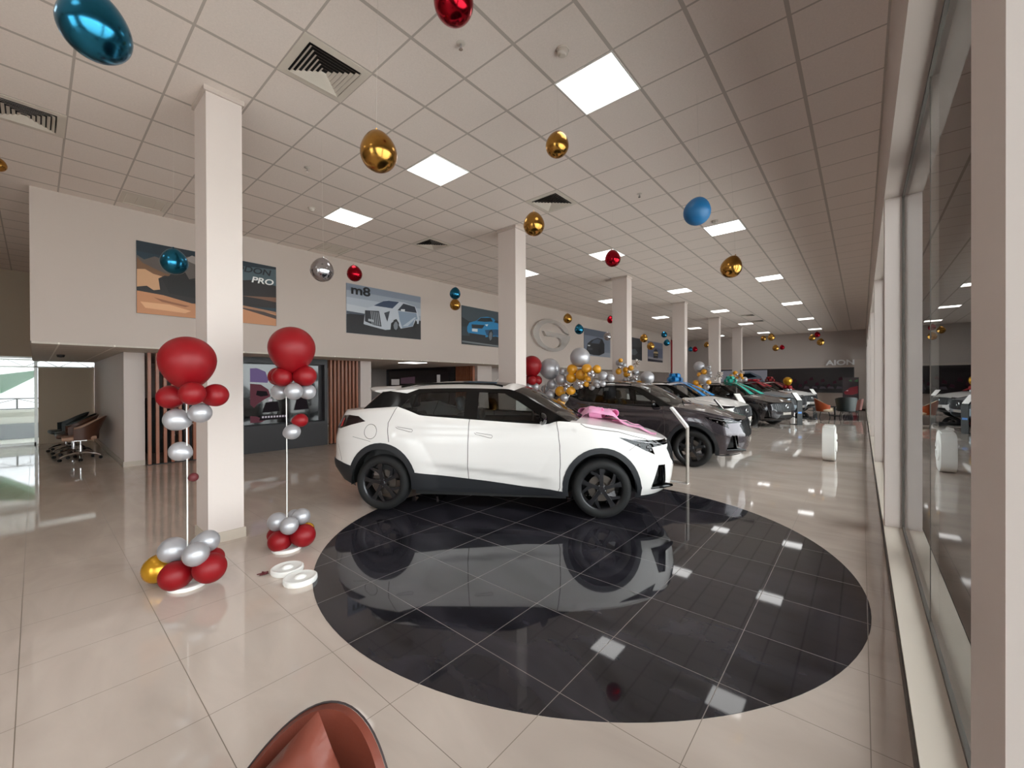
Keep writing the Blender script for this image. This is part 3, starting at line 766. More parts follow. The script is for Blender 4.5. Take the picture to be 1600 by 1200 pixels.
    rb = [(x, bord(x)-.001) for x in [-1.66,-1.72,-1.80,-1.86,-1.92,-1.97,-2.01,-2.04]]
    tail = []
    for k in range(1, 10):
        y = rb[-1][1]*(1-k/10); v = belt(SR(y, 1.22)[0], 1.22); tail.append((v.x, y))
    glb = [(-1.66-.18*(1-u*u), u*gy(-1.66, 1.252)) for u in [-1+.125*k for k in range(17)]]
    domr = rb+tail+[(tail[-1][0], 0)]+[(x, -y) for x, y in (rb+tail)[::-1]]+glb[1:-1]
    rc = chart(sub(domr, True, .08), [], [], lambda x, y: Vector((x, y, itp(ZT, x)+.012*(1-min(1, abs(y)/.7)**2))), .09)
    surf_obj('tailgate_lip', [(*rc['base'], 0)], M_p, root, outward=Vector((-1.8, 0, 0)))
    # mirrors
    for sgn in (1, -1):
        m = MB(); y0 = -.90*sgn
        m.tube([(.64, y0*.98, 1.11), (.62, y0*1.05, 1.125)], .022, 8)
        prof = [(0,-.0),(.06,.02),(.085,.06),(.085,.12),(.06,.17),(0,.19)]
        vs = []; n = 12
        for i in range(6):
            t = i/5; yy = y0+(-.19*t+.0)*sgn; rx = .055*math.sin(PI*min(.92, .35+t*.6)); rz = .075*math.sin(PI*min(.90, .35+t*.55))
            for k in range(n):
                a = 2*PI*k/n; vs.append((.62+.02*t+rx*math.cos(a)*(1.25 if math.cos(a) > 0 else .6), yy, 1.16+rz*math.sin(a)))
        fs = [(i*n+k, i*n+(k+1) % n, (i+1)*n+(k+1) % n, (i+1)*n+k) for i in range(5) for k in range(n)]+[tuple(range(n)), tuple(5*n+k for k in range(n))]
        m.add(vs, fs); m.build('door_mirror', M_gblk, root, ang=60)
    # door handle plates (flush)
    for sgn in (1, -1):
        for (x0, z0) in ((-1.17, 1.034), (-.18, .974)):
            m = MB(); q = [belt(SX(x0, z0)[0], z0, .0015), belt(SX(x0+.195, z0-.024)[0], z0-.024, .0015), belt(SX(x0+.19, z0-.046)[0], z0-.046, .0015), belt(SX(x0+.02, z0-.012)[0], z0-.012, .0015)]
            vs = [(p.x, p.y*sgn, p.z) for p in q]+[(p.x, (p.y+.01)*sgn, p.z) for p in q]
            m.add(vs, [(0,1,2,3),(7,6,5,4),(0,4,5,1),(1,5,6,2),(2,6,7,3),(3,7,4,0)]); m.build('door_handle', M_p, root, smooth=False)
    # wheels, wells, underbody
    for x in (1.312, -1.365):
        for sgn in (-1, 1):
            car_wheel(root, x, .79*sgn, sgn)
            m = MB(); pts = arch((x, .34), .40, .44, .31, 16)
            n = len(pts); vs = [(a, .895*sgn, b) for a, b in pts]+[(a, .48*sgn, b) for a, b in pts]
            m.add(vs, [(k, k+1, n+k+1, n+k) for k in range(n-1)]+[tuple(range(n, 2*n))]); m.build('wheel_well', M_blk, root, recalc=False)
    m = MB(); m.box((-.96, -.80, .20), (.90, .80, .30)); m.box((-.9, -.48, .22), (1.9, .48, .42)); m.box((-1.95, -.48, .28), (-.9, .48, .5)); m.build('underbody', M_blk, root, smooth=False)
    # cabin
    m = MB()
    m.box((-1.55, -.76, .40), (.95, .76, .42)); m.box((-1.5, -.80, .4), (.9, -.77, 1.06)); m.box((-1.5, .77, .4), (.9, .80, 1.06)); m.box((.62, -.76, .7), (1.0, .76, 1.06), 0, .04); m.box((-1.7, -.7, .4), (-1.5, .7, 1.18))
    cab = m.build('cabin', M_cab, root, ang=30)
    m = MB(); ring = [(.42+.06*math.cos(a*PI/8)*-.35, .36+.18*math.cos(a*PI/8), 1.06+.17*math.sin(a*PI/8)) for a in range(17)]; m.tube(ring, .014, 6); m.tube([(.43, .36, 1.06), (.62, .36, .98)], .03, 8); m.build('steering_wheel', M_cab, root)
    for (x0, y0, wdt) in ((-.05, .38, .5), (-.05, -.38, .5), (-1.0, 0, 1.3)):
        m = MB(); m.box((x0-.25, y0-wdt/2, .5), (x0+.27, y0+wdt/2, .72), 0, .06)
        B = MB(); m.M = Matrix.Translation((x0-.24, y0, .66)) @ Matrix.Rotation(-.28, 4, 'Y')
        m.box((-.07, -wdt/2+.02, 0), (.07, wdt/2-.02, .56 if wdt < 1 else .50), 0, .055)
        for hy in ((0,) if wdt < 1 else (-.4, .4)): m.box((-.05, hy-.12, .57), (.05, hy+.12, .77), 0, .045)
        m.M = Matrix.Identity(4); m.build('seat', M_seat, root, ang=60)
    return root
def place(o, x, y, deg, sc=1.0): o.location = (x, y, .002); o.rotation_euler = (0, 0, math.radians(deg)); o.scale = (sc, sc, sc)
GRP = 'compact SUVs parked in a row'
car1 = make_car('white compact SUV with black wheels on the black floor circle, pink bow on its hood', M_white, M_white, GRP)
def car_copy(label, paint, roofm=None):
    r = {'pearl_white_paint': paint}
    return dup(car1, None, label, r)
car2 = car_copy('dark grey SUV parked right behind the nearest white SUV', M_grey)
car3 = car_copy('white SUV with a blue ribbon bow on its roof', M_white)
car4 = car_copy('charcoal SUV with a teal ribbon bow on its roof', M_char)
car5 = car_copy('silver SUV with a flat red bow, behind the charcoal SUV', M_silv)
car6 = car_copy('white SUV with a red bow, farthest of the row', M_white)
place(car1, -3.874, 4.290, 33.19)
place(car2, -3.83, 8.62, 8.5)
place(car3, -4.72, 13.55, -6)
place(car4, -3.98, 17.65, -20.4, .97)
place(car5, -4.1, 22.4, -19)
place(car6, -3.95, 26.4, -22)

# ------------------------------------------------------------------ ribbon bows on the cars
def ribbon(m, path, wv, mi=0, th=.002):
    """path of points, wv = half-width vector(s)"""
    P = [Vector(p) for p in path]; n = len(P); W_ = wv if isinstance(wv, list) else [Vector(wv)]*n; vs = []
    for i, p in enumerate(P):
        t = (P[min(i+1, n-1)]-P[max(i-1, 0)]); nn = t.cross(W_[i]).normalized()*th
        vs += [p-W_[i]+nn, p+W_[i]+nn, p+W_[i]-nn, p-W_[i]-nn]
    fs = [(4*i+k, 4*i+(k+1) % 4, 4*(i+1)+(k+1) % 4, 4*(i+1)+k) for i in range(n-1) for k in range(4)]+[(0,1,2,3), tuple(4*(n-1)+k for k in (3,2,1,0))]
    m.add(vs, fs, mi)
def loop(m, c, ang, L, H, w, tilt=0.5, n=14):
    d = Vector((math.cos(ang), math.sin(ang), 0)); s_ = Vector((-math.sin(ang), math.cos(ang), 0)); up = Vector((0,0,1))
    ax = (d*math.cos(tilt)+up*math.sin(tilt)); nz = (up*math.cos(tilt)-d*math.sin(tilt)); path = []
    for k in range(n+1):
        t = k/n; path.append(Vector(c)+ax*(L*math.sin(PI*t))+nz*(H*math.sin(2*PI*t)*.5))
    ribbon(m, path, s_*w)
def bow(car, label, ma, style, group=None):
    t = thing('ribbon_bow', label, 'bow', car.location[:], car.rotation_euler[2], group); t.scale = car.scale
    def roofp(x, y): return (x, y, 1.616)
    if style == 'fan':
        c = (.10, 0, 1.62)
        for k in range(12):
            m = MB(); a = 2*PI*k/12+.2; loop(m, c, a, .24+.03*(k % 2), .15, .055, .30+.75*(k % 2)); m.build('loop', ma, t, ang=80)
        m = MB(); loop(m, (.10, 0, 1.66), .3, .08, .10, .05, 1.3); m.build('knot', ma, t, ang=80)
    else:
        c = (.12, 0, 1.62)
        for k in range(8):
            m = MB(); a = 2*PI*k/8+.1; loop(m, c, a, .40 if k % 4 == 2 or k % 4 == 1 else .30, .07, .07, .12+.12*(k % 2)); m.build('loop', ma, t, ang=80)
    # two tails run down the windshield and end on the hood
    for yy, e in (((-.10, -.34), -1), ((.10, .34), 1)):
        path = [Vector((.18, yy[0], 1.615))]
        for k in range(11):
            q = k/10; path.append(Vector((.37+.80*q, yy[0]+(yy[1]-yy[0])*q, 1.575-.415*q+.03*math.sin(PI*q)+.012)))
        if style == 'flat': path = path[:8]
        wv = [Vector((0, .05+.085*min(1, i/len(path)), 0)) for i in range(len(path))]
        m = MB(); ribbon(m, path, wv); m.build('tail', ma, t, ang=80)
    return t
M_pink = mat('pink_ribbon', srgb(240, 168, 206), 0.5, sheen=1); M_blue = mat('blue_ribbon', srgb(28, 130, 196), 0.45); M_teal = mat('teal_ribbon', srgb(44, 168, 150), 0.5); M_redr = mat('red_ribbon', srgb(178, 14, 36), 0.45); M_redd = mat('dark_red_ribbon', srgb(132, 8, 22), 0.45)
bow(car3, 'blue stacked ribbon bow with tails down the windshield of a white SUV', M_blue, 'fan')
bow(car4, 'teal ribbon bow with two long tails on the charcoal SUV', M_teal, 'fan')
bow(car5, 'wide flat red ribbon bow on the roof of the silver SUV', M_redr, 'flat')
bow(car6, 'dark red ribbon bow on the farthest white SUV', M_redd, 'fan')
# pink bow lying collapsed across the hood of the nearest car
t = thing('ribbon_bow', 'crumpled pink ribbon bow lying on the hood of the nearest white SUV', 'bow', car1.location[:], car1.rotation_euler[2])
def hz1(x, y):
    u = min(1, abs(y)/.88); c = max(0, .055*min(1, (2.16-x)/.55)); return itp(ZT, x)+c*(1-u**2.2)
m = MB()
def hump_sheet(m, x0, x1, y0, y1, H, ph):
    nx, ny = 12, 10; vs = []
    for i in range(nx+1):
        for j in range(ny+1):
            a, b = i/nx, j/ny; x = x0+(x1-x0)*a; y = y0+(y1-y0)*b+.03*math.sin(3*a+ph)
            z = hz1(x, y)+.012+H*math.sin(PI*min(1, a*1.05))**.7*(.35+.65*math.sin(PI*(.15+.7*b)))*(1+.18*math.sin(9*a+ph)+.12*math.sin(11*b+ph)); vs.append((x, y, z))
    m.add(vs, [(i*(ny+1)+j, i*(ny+1)+j+1, (i+1)*(ny+1)+j+1, (i+1)*(ny+1)+j) for i in range(nx) for j in range(ny)])
hump_sheet(m, 1.10, 1.62, -.56, -.08, .135, .3); m.build('loop', M_pink, t, ang=80, recalc=False)
m = MB(); hump_sheet(m, 1.15, 1.50, -.14, .22, .10, 1.7); m.build('loop', M_pink, t, ang=80, recalc=False)
m = MB(); loop(m, (1.38, -.20, 1.14), 2.6, .30, .13, .12, .18); m.build('loop', M_pink, t, ang=80)
m = MB(); loop(m, (1.34, -.22, 1.13), 4.4, .24, .13, .08, .40); m.build('loop', M_pink, t, ang=80)
m = MB(); loop(m, (1.36, -.20, 1.13), .3, .22, .10, .10, .30); m.build('loop', M_pink, t, ang=80)
m = MB(); path = [(1.50+.5*q/8, -.38-.02*q, hz1(1.50+.5*q/8, -.38-.02*q)+.018+.012*math.sin(q*1.6)) for q in range(9)]; ribbon(m, path, (0.02, .075, 0)); m.build('tail', M_pink, t, ang=80)
m = MB(); path = [(1.50+.46*q/8, -.05+.02*q, hz1(1.50+.46*q/8, -.05+.02*q)+.016+.01*math.sin(q*2)) for q in range(9)]; ribbon(m, path, (0.0, .06, 0)); m.build('tail', M_pink, t, ang=80)

# ------------------------------------------------------------------ balloons
def balloon_mesh(key, ma):
    m = MB(); pr = []
    for k in range(25):
        a = -PI/2+PI*k/24; r = math.cos(a); z = math.sin(a)
        if z < 0: z *= 1.10+.12*(-z)**3; r *= 1-.05*(-z)
        pr.append((max(0, r) if 0 < k < 24 else 0, z))
    m.lathe(pr, 32); m.lathe([(.012, -1.20), (.055, -1.32), (0, -1.30)], 10)
    o = m.build('balloon', ma, ang=80); me = o.data; bpy.data.objects.remove(o); return me
BM = {k: balloon_mesh(k, v) for k, v in M_b.items() if v}
BC = {k: balloon_mesh(k, v) for k, v in M_bc.items()}
def bal(me, parent, loc, r, aim=(0, 0, -1), name='balloon'):
    o = bpy.data.objects.new(name, me); COL.objects.link(o); o.parent = parent; o.location = loc; o.scale = (r, r, r)
    o.rotation_mode = 'QUATERNION'; o.rotation_quaternion = Vector((0, 0, -1)).rotation_difference(Vector(aim).normalized()); return o
HANG = [
 (-2.69,.19,3.22,.13,'blue','shiny blue balloon at the top left corner, left of the nearest column'),
 (-2.0,1.77,4.04,.128,'red','shiny red balloon cut by the top edge of the photo'),
 (-2.66,1.63,3.25,.13,'gold','large gold balloon left of the second light panel'),
 (-2.28,3.36,3.92,.114,'gold','gold balloon hanging on a visible string under the nearest light panel'),
 (-7.37,-.26,4.05,.072,'gold','gold balloon cut by the left edge of the photo'),
 (-5.89,1.03,2.95,.13,'blue','shiny blue balloon in front of the desert poster'),
 (-4.9,2.24,2.93,.13,'silver','grey silver balloon hanging left of the van poster'),
 (-6.8,3.68,3.51,.13,'red','shiny red balloon just above the van poster'),
 (-7.38,6.54,3.71,.13,'blue','small shiny blue balloon above a gold one by the blue car poster'),
 (-7.92,7.02,3.58,.137,'gold','small gold balloon at the corner of the blue car poster'),
 (-3.06,4.0,3.52,.13,'gold','gold balloon beside the top of the second column'),
 (-1.27,4.38,3.31,.13,'mblue','matt blue balloon left of the window-side light panel'),
 (-3.2,6.37,3.67,.13,'red','shiny red balloon overlapping a lit ceiling panel'),
 (-1.3,5.94,3.08,.13,'gold','tilted gold balloon under the window side of the ceiling'),
 (-6.48,10.06,3.43,.13,'gold','gold balloon at the upper right of the oval wall emblem'),
 (-6.01,9.92,3.06,.13,'blue','shiny blue balloon left of the black car poster'),
 (-6.54,12.61,3.13,.13,'silver','grey balloon overlapping the right edge of the black car poster'),
 (-7.04,13.83,3.89,.13,'red','red balloon half hidden at the left edge of the third column'),
 (-5.6,13.41,3.06,.13,'gold','gold balloon just right of the third column'),
 (-5.66,14.15,2.85,.13,'gold','gold balloon in front of the yellow-banded car poster'),
 (-6.77,18.48,3.72,.13,'blue','upper of two small blue balloons left of the fourth column'),
 (-6.33,17.58,3.26,.13,'blue','lower of two small blue balloons left of the fourth column'),
 (-7.54,24.75,3.48,.13,'blue','tiny blue balloon touching a red one right of the fourth column'),
 (-6.43,21.8,3.24,.13,'red','tiny red balloon touching a blue one right of the fourth column'),
 (-5.98,22.18,3.47,.13,'gold','gold balloon partly behind the fifth column'),
 (-3.79,24.06,3.78,.13,'gold','left gold balloon of the far pair right of the sixth column'),
 (-2.79,19.45,3.39,.13,'gold','right gold balloon of the far pair right of the sixth column'),
 (-2.95,21.74,3.1,.13,'gold','low gold balloon next to a tiny dark red one near the far wall'),
 (-3.51,28.2,3.57,.13,'red','tiny dark red balloon right of a low gold one near the far wall'),
 (-1.7,22.82,3.56,.13,'gold','far gold balloon left of a red one near the window side'),
 (-1.69,25.45,3.93,.128,'red','far red balloon between two gold ones near the window side'),
 (-1.27,20.75,3.18,.13,'gold','lowest far gold balloon near the window side')]
for k, (x, y, z, r, c, lb) in enumerate(HANG):
    t = thing('hanging_balloon', lb, 'balloon', (x, y, CZ), 0, 'balloons hung from the ceiling')
    an = k*2.4; tl = .35 if k in (0, 11, 13) else .12
    aim = Vector((tl*math.cos(an), tl*math.sin(an), 1)).normalized()
    kn = Vector((0, 0, z-CZ))+aim*r*1.3
    bal(BC[c], t, (0, 0, z-CZ), r, aim)
    MB().tube([(0, 0, 0), kn], .0009, 5).build('string', M_string, t)
def bcolumn(name, label, base, parts, top, group='balloon columns on white bases'):
    t = thing('balloon_column', label, 'balloon decoration', (base[0], base[1], 0), 0, group)
    MB().lathe([(0, 0), (.125, 0), (.13, .012), (.125, .028), (.085, .034), (.07, .026), (.03, .03), (.022, .06), (0, .06)], 32).build('base', M_plw, t)
    MB().tube([(0, 0, .05), (.012, 0, top/2), (0, 0, top)], .005, 8).build('pole', M_plw, t)
    for (x, y, z, r, c) in parts:
        d = Vector((x-base[0], y-base[1], 0)); h = Vector((-d.x, -d.y, -.25*max(r, .05))) if r < .15 and d.length > .02 else Vector((0, 0, -1))
        bal(BM[c], t, (x-base[0], y-base[1], z), r, h)
    return t
c1 = [(-4.013,.781,1.766,.188,'R'),(-4.142,.696,1.48,.092,'R'),(-3.8,.766,1.511,.086,'R'),(-3.907,.936,1.493,.09,'R'),(-4.056,.716,1.305,.086,'s'),(-3.938,.844,1.356,.077,'s'),(-4.06,.738,1.055,.075,'s'),(-3.98,.806,.852,.034,'D'),
 (-4.104,.697,.283,.096,'s'),(-3.959,.887,.33,.086,'s'),(-3.817,.785,.298,.087,'s'),(-4.251,.636,.115,.112,'G'),(-3.985,.693,.119,.108,'R'),(-3.821,.873,.163,.111,'R'),(-4.11,.86,.276,.06,'s'),(-4.06,.95,.15,.08,'R')]
c2 = [(-4.131,1.598,1.92,.204,'R'),(-4.145,1.519,1.645,.091,'R'),(-4.32,1.54,1.652,.088,'R'),(-4.034,1.68,1.655,.099,'R'),(-4.276,1.538,1.502,.077,'s'),(-4.012,1.567,1.51,.079,'s'),(-4.068,1.716,1.504,.074,'s'),(-4.121,1.67,1.228,.066,'R'),(-4.129,1.596,1.123,.073,'s'),
 (-4.237,1.501,.264,.088,'s'),(-4.045,1.533,.261,.08,'s'),(-4.114,1.671,.298,.078,'s'),(-4.246,1.65,.287,.057,'s'),(-4.17,1.491,.10,.098,'R'),(-4.047,1.663,.133,.105,'R'),(-4.36,1.52,.103,.071,'R'),(-4.15,1.74,.148,.065,'G')]
bcolumn('a', 'red and silver balloon column beside the nearest column, with a gold balloon at its foot', (-4.022, .773), c1, 1.6)
bcolumn('b', 'red and silver balloon column in front of the dark screen wall', (-4.174, 1.56), c2, 1.75)
def gen_col(bx, by, top_c, top_r, ztop, mid='R', low='s'):
    ps = [(bx, by, ztop, top_r, top_c)]
    for k in range(4):
        a = PI/2*k+.7; ps.append((bx+.115*math.cos(a), by+.115*math.sin(a), ztop-.30, .098, mid))
    for k in range(4):
        a = PI/2*k; ps.append((bx+.10*math.cos(a), by+.10*math.sin(a), ztop-.43, .075, low))
    for k in range(4):
        a = PI/2*k+.7; ps.append((bx+.11*math.cos(a), by+.11*math.sin(a), .12, .10, mid))
    for k in range(4):
        a = PI/2*k; ps.append((bx+.09*math.cos(a), by+.09*math.sin(a), .27, .08, low))
    return ps
bcolumn('c', 'red topped balloon column behind the roof of the nearest SUV', (-5.118, 6.60), gen_col(-5.118, 6.60, 'R', .205, 1.93), 1.75)
bcolumn('d', 'distant gold topped balloon column in front of the far dark screen', (-2.764, 23.43+.6), gen_col(-2.764, 24.03, 'G', .20, 1.62), 1.5)
def spikes(m, c, n, L, r, seed):
    rn = random.Random(seed)
    for k in range(n):
        u = rn.uniform(-1, 1); a = rn.uniform(0, 2*PI); d = Vector((math.sqrt(1-u*u)*math.cos(a), math.sqrt(1-u*u)*math.sin(a)*.6, u)); l = L*rn.uniform(.7, 1.1)
        m.tube([Vector(c), Vector(c)+d*l*.5, Vector(c)+d*l], [r*.6, r, .001], 5)
def garland(label, parts, Yp, stand, star=None, foil=None):
    xs = sum(p[0] for p in parts)/len(parts)
    t = thing('balloon_garland', label, 'balloon decoration', (stand, Yp, 0), 0, 'silver and gold balloon garlands')
    rn = random.Random(len(parts))
    for (x, z, r, c) in parts:
        dy = (-.10 if r < .06 else 0)+rn.uniform(-.035, .035)+(.05 if r > .15 else 0)
        if c == 'f':
            m = MB(); spikes(m, (x-stand, dy, z), 40, r, r*.10, 5); m.build('foil_sphere', M_foil, t); continue
        bal(BM[c], t, (x-stand, dy, z), r, (rn.uniform(-.6, .6), 1, rn.uniform(-1.2, .2)))
    m = MB(); m.lathe([(0, 0), (.18, 0), (.18, .015), (.02, .03), (.018, .05)], 24); zt = sorted(p[1] for p in parts)[len(parts)//2]
    m.tube([(0, 0, .03), (0, .05, zt)], .016, 8)
    top = sorted(parts, key=lambda p: p[0])
    m.tube([(0, .05, zt)]+[(p[0]-stand, .04, p[1]) for p in top[::max(1, len(top)//6)]], .008, 6)
    m.build('stand', M_plw, t)
    if star:
        m = MB(); spikes(m, (star[0]-stand, -.02, star[1]), 26, star[2], .014, 3); m.build('foil_starburst', M_foil, t)
    return t
G1 = [(-4.985,1.874,.216,'s'),(-4.271,2.083,.197,'s'),(-4.407,1.845,.106,'g'),(-4.433,1.676,.101,'g'),(-4.211,1.732,.113,'g'),(-4.058,1.845,.101,'g'),(-3.86,1.84,.082,'g'),(-4.68,1.645,.118,'s'),(-4.921,1.543,.104,'s'),(-4.701,1.404,.109,'g'),(-4.433,1.425,.092,'g'),(-4.511,1.543,.052,'c'),(-4.433,1.513,.041,'c'),(-4.502,1.457,.052,'c'),(-4.581,1.274,.082,'s'),(-4.696,1.173,.094,'g'),(-4.922,1.328,.095,'s'),(-5.099,1.449,.078,'s'),(-4.632,1.813,.068,'s'),(-4.289,1.528,.08,'s'),(-4.185,1.572,.049,'c'),(-4.108,1.579,.046,'c'),(-4.132,1.514,.052,'c'),(-4.035,1.55,.054,'g'),(-4.0,1.655,.054,'g'),(-4.03,1.727,.04,'g'),(-3.895,1.784,.037,'c'),(-3.947,1.75,.037,'c'),(-3.876,1.72,.045,'c'),(-3.979,1.493,.06,'s'),(-3.868,1.586,.093,'s'),(-3.706,1.704,.089,'s'),(-3.571,1.661,.076,'s'),(-3.676,1.557,.058,'s'),(-3.775,1.536,.051,'s'),(-4.813,1.079,.043,'c'),(-4.741,1.043,.039,'c'),(-4.67,1.053,.057,'g'),(-4.697,.985,.05,'s'),(-4.82,.93,.07,'g'),(-4.75,.80,.08,'s')]
G2 = [(-4.864,2.098,.087,'s'),(-4.777,2.155,.058,'g'),(-4.724,2.057,.047,'s'),(-4.796,1.984,.047,'c'),(-4.657,2.03,.053,'s'),(-4.85,1.868,.081,'g'),(-4.671,1.906,.08,'g'),(-4.539,1.952,.074,'g'),(-4.645,1.789,.086,'g'),(-4.522,1.853,.046,'c'),(-4.402,1.834,.085,'s'),(-4.681,1.657,.083,'s'),(-4.497,1.606,.085,'s'),(-4.535,1.713,.04,'c'),(-4.476,1.721,.03,'c'),(-4.394,1.712,.033,'c'),(-4.326,1.727,.033,'c'),(-4.334,1.662,.046,'c'),(-4.117,1.701,.168,'s'),(-4.301,1.54,.091,'g'),(-4.175,1.46,.055,'s'),(-4.359,2.077,.114,'f'),(-4.45,1.42,.09,'g'),(-4.58,1.36,.08,'s')]
G3 = [(-4.483,2.147,.187,'s'),(-4.2,2.062,.077,'s'),(-4.097,2.119,.054,'s'),(-4.081,2.026,.047,'s'),(-4.097,1.907,.071,'s'),(-4.289,1.953,.099,'g'),(-4.451,1.853,.09,'g'),(-4.313,1.688,.202,'s'),(-4.566,1.56,.101,'g'),(-4.129,1.576,.085,'g'),(-4.632,1.387,.096,'g'),(-4.451,1.388,.107,'g'),(-4.249,1.389,.103,'s'),(-4.162,1.406,.065,'s'),(-4.608,1.257,.083,'g'),(-4.427,1.207,.1,'s'),(-4.534,1.214,.052,'g'),(-4.066,1.78,.051,'s'),(-3.80,1.83,.17,'f'),(-3.93,1.70,.10,'f')]
G4 = [(-4.338,1.988,.1,'g'),(-4.48,1.886,.094,'s'),(-4.508,1.844,.08,'g'),(-4.272,1.914,.071,'c'),(-4.114,1.88,.087,'g'),(-4.17,1.819,.066,'s'),(-4.366,1.811,.058,'g'),(-4.272,1.758,.062,'g'),(-3.967,1.693,.113,'s'),(-4.123,2.056,.093,'f'),(-4.022,2.002,.078,'f'),(-4.041,1.756,.058,'g'),(-4.3,1.66,.09,'s')]
garland('silver and gold balloon garland between the nearest white SUV and the dark grey SUV', G1, 7.0, -4.72, (-5.10, 1.30, .30))
garland('silver and gold balloon cluster with a foil ball beside the third column', G2, 10.0, -4.5, (-4.03, 1.43, .20))
garland('silver and gold balloon cluster between the white SUV with blue bow and the charcoal SUV', G3, 15.6, -4.30, (-4.20, 1.12, .24))
garland('small silver and gold balloon cluster behind the teal bow', G4, 20.6, -4.3)
# loose bases on the floor
base_me = None
for k, (x, y, lb) in enumerate(((-3.677, 1.377, 'round white plastic balloon base on the floor, farther of the loose pair'), (-3.415, 1.375, 'round white plastic balloon base on the floor, nearer the black circle'))):
    o = MB().lathe([(0, 0), (.12, 0), (.126, .012), (.124, .036), (.112, .042), (.085, .034), (.045, .036), (.032, .052), (.012, .058), (0, .058)], 40).build('weighted_disc', M_plw, loc=(x, y, .001)); tag(o, lb, 'balloon base', 'loose balloon bases')
o = MB(); rn = random.Random(2)
for k in range(5): o.tube([(0, 0, .006), (rn.uniform(-.03, .03), rn.uniform(-.03, .03), .02), (rn.uniform(-.04, .04), rn.uniform(-.04, .04), .006)], [.004, .012, .003], 6)
tag(o.build('burst_balloon', M_b['D'], loc=(-3.765, 1.22, 0)), 'small dark scrap of burst balloon on the floor beside the loose white bases', 'balloon scrap')

# ------------------------------------------------------------------ posters, emblem and screens on the mezzanine wall
FLAT = {}
def fl(r, g, b, rough=.45):
    k = (r, g, b)
    if k not in FLAT: FLAT[k] = mat('print_%02x%02x%02x' % k, srgb(r, g, b), rough)
    return FLAT[k]
def poster(label, y0, y1, z0, z1, back, layers, texts=(), grad=None, name='wall_poster', x=-9.27, cat='poster'):
    t = thing(name, label, cat, (x, y0, z0), 0); w_, h_ = y1-y0, z1-z0
    MB().box((0, 0, 0), (.018, w_, h_)).build('panel', fl(*back), t, smooth=False)
    m = MB(); mats = []
    for q, (c, poly) in enumerate(layers):
        cm = fl(*c)
        if cm not in mats: mats.append(cm)
        pts = [(min(1, max(0, a))*w_, min(1, max(0, b))*h_) for a, b in poly]
        tri = geometry.tessellate_polygon([[Vector((a, b, 0)) for a, b in pts]])
        X0 = .0185+.0008*q; m.add([(X0, a, b) for a, b in pts], [tuple(f) for f in tri], mats.index(cm))
    if layers: m.build('print', mats, t, smooth=False)
    for (txt, u, v, size, c, sx, sh, bold) in texts:
        vs, fs = text_mesh(txt, size, .0006, bold, sh, sx)
        m = MB(); m.add([(.0185+.0008*len(layers)+.001+z, u*w_+a, v*h_+b) for a, b, z in vs], fs); m.build('lettering', fl(*c), t, smooth=False)
    return t
full = lambda a, b: [(0, a), (1, a), (1, b), (0, b)]
poster('desert poster of a dark pickup raising dust, partly behind the nearest column', 1.12, 3.275, 2.78, 4.0, (30, 52, 66),
 [((24, 40, 52), full(.85, 1)), ((74, 92, 100), [(.5, .62), (1, .66), (1, .96), (.62, .9)]), ((92, 82, 78), [(.002,.80),(.045,.75),(.109,.82),(.176,.79),(.252,.855),(.348,.92),(.448,.88),(.57,.80),(.60,.5),(.001,.44)]),
  ((150, 140, 136), [(.30,.86),(.348,.93),(.42,.90),(.44,.84),(.38,.80),(.33,.83)]),
  ((118, 84, 58), [(.002,.77),(.037,.70),(.109,.644),(.175,.60),(.30,.60),(.34,.45),(.001,.44)]), ((206, 160, 122), [(.002,.605),(.05,.62),(.10,.57),(.16,.55),(.18,.40),(.12,.33),(.072,.36),(.001,.341)]),
  ((34, 28, 30), [(.001,.36),(.06,.39),(.10,.34),(.14,.36),(.13,.516),(.17,.57),(.315,.561),(.482,.68),(.66,.66),(.804,.72),(.999,.677),(.997,.30),(.568,.252),(.346,.205),(.16,.286),(.0,.30)]),
  ((60, 48, 46), [(.17,.44),(.30,.44),(.36,.40),(.36,.34),(.20,.36)]), ((16, 14, 16), [(.15,.52),(.20,.58),(.22,.66),(.30,.67),(.33,.56),(.48,.56),(.48,.28),(.20,.32)]),
  ((196, 136, 96), [(.001,.307),(.16,.286),(.346,.214),(.659,.237),(.997,.22),(.997,.0),(.0,.0)]), ((226, 172, 130), [(.02,.16),(.20,.16),(.34,.10),(.30,.06),(.05,.08)]), ((150, 96, 66), [(.10,.24),(.22,.20),(.33,.17),(.30,.15),(.15,.19)]),
  ((120, 84, 66), [(.707,.432),(.998,.483),(.998,.401),(.853,.423)]), ((72, 56, 52), [(.706,.287),(.997,.176),(.997,.115),(.706,.229)]), ((164, 118, 88), [(.60,.30),(.997,.235),(.997,.20),(.60,.26)])],
 [('ODON', .645, .83, .165, (22, 28, 38), 1.25, .18, .003), ('PRO', .785, .68, .16, (236, 236, 234), 1.30, .18, .0035)])
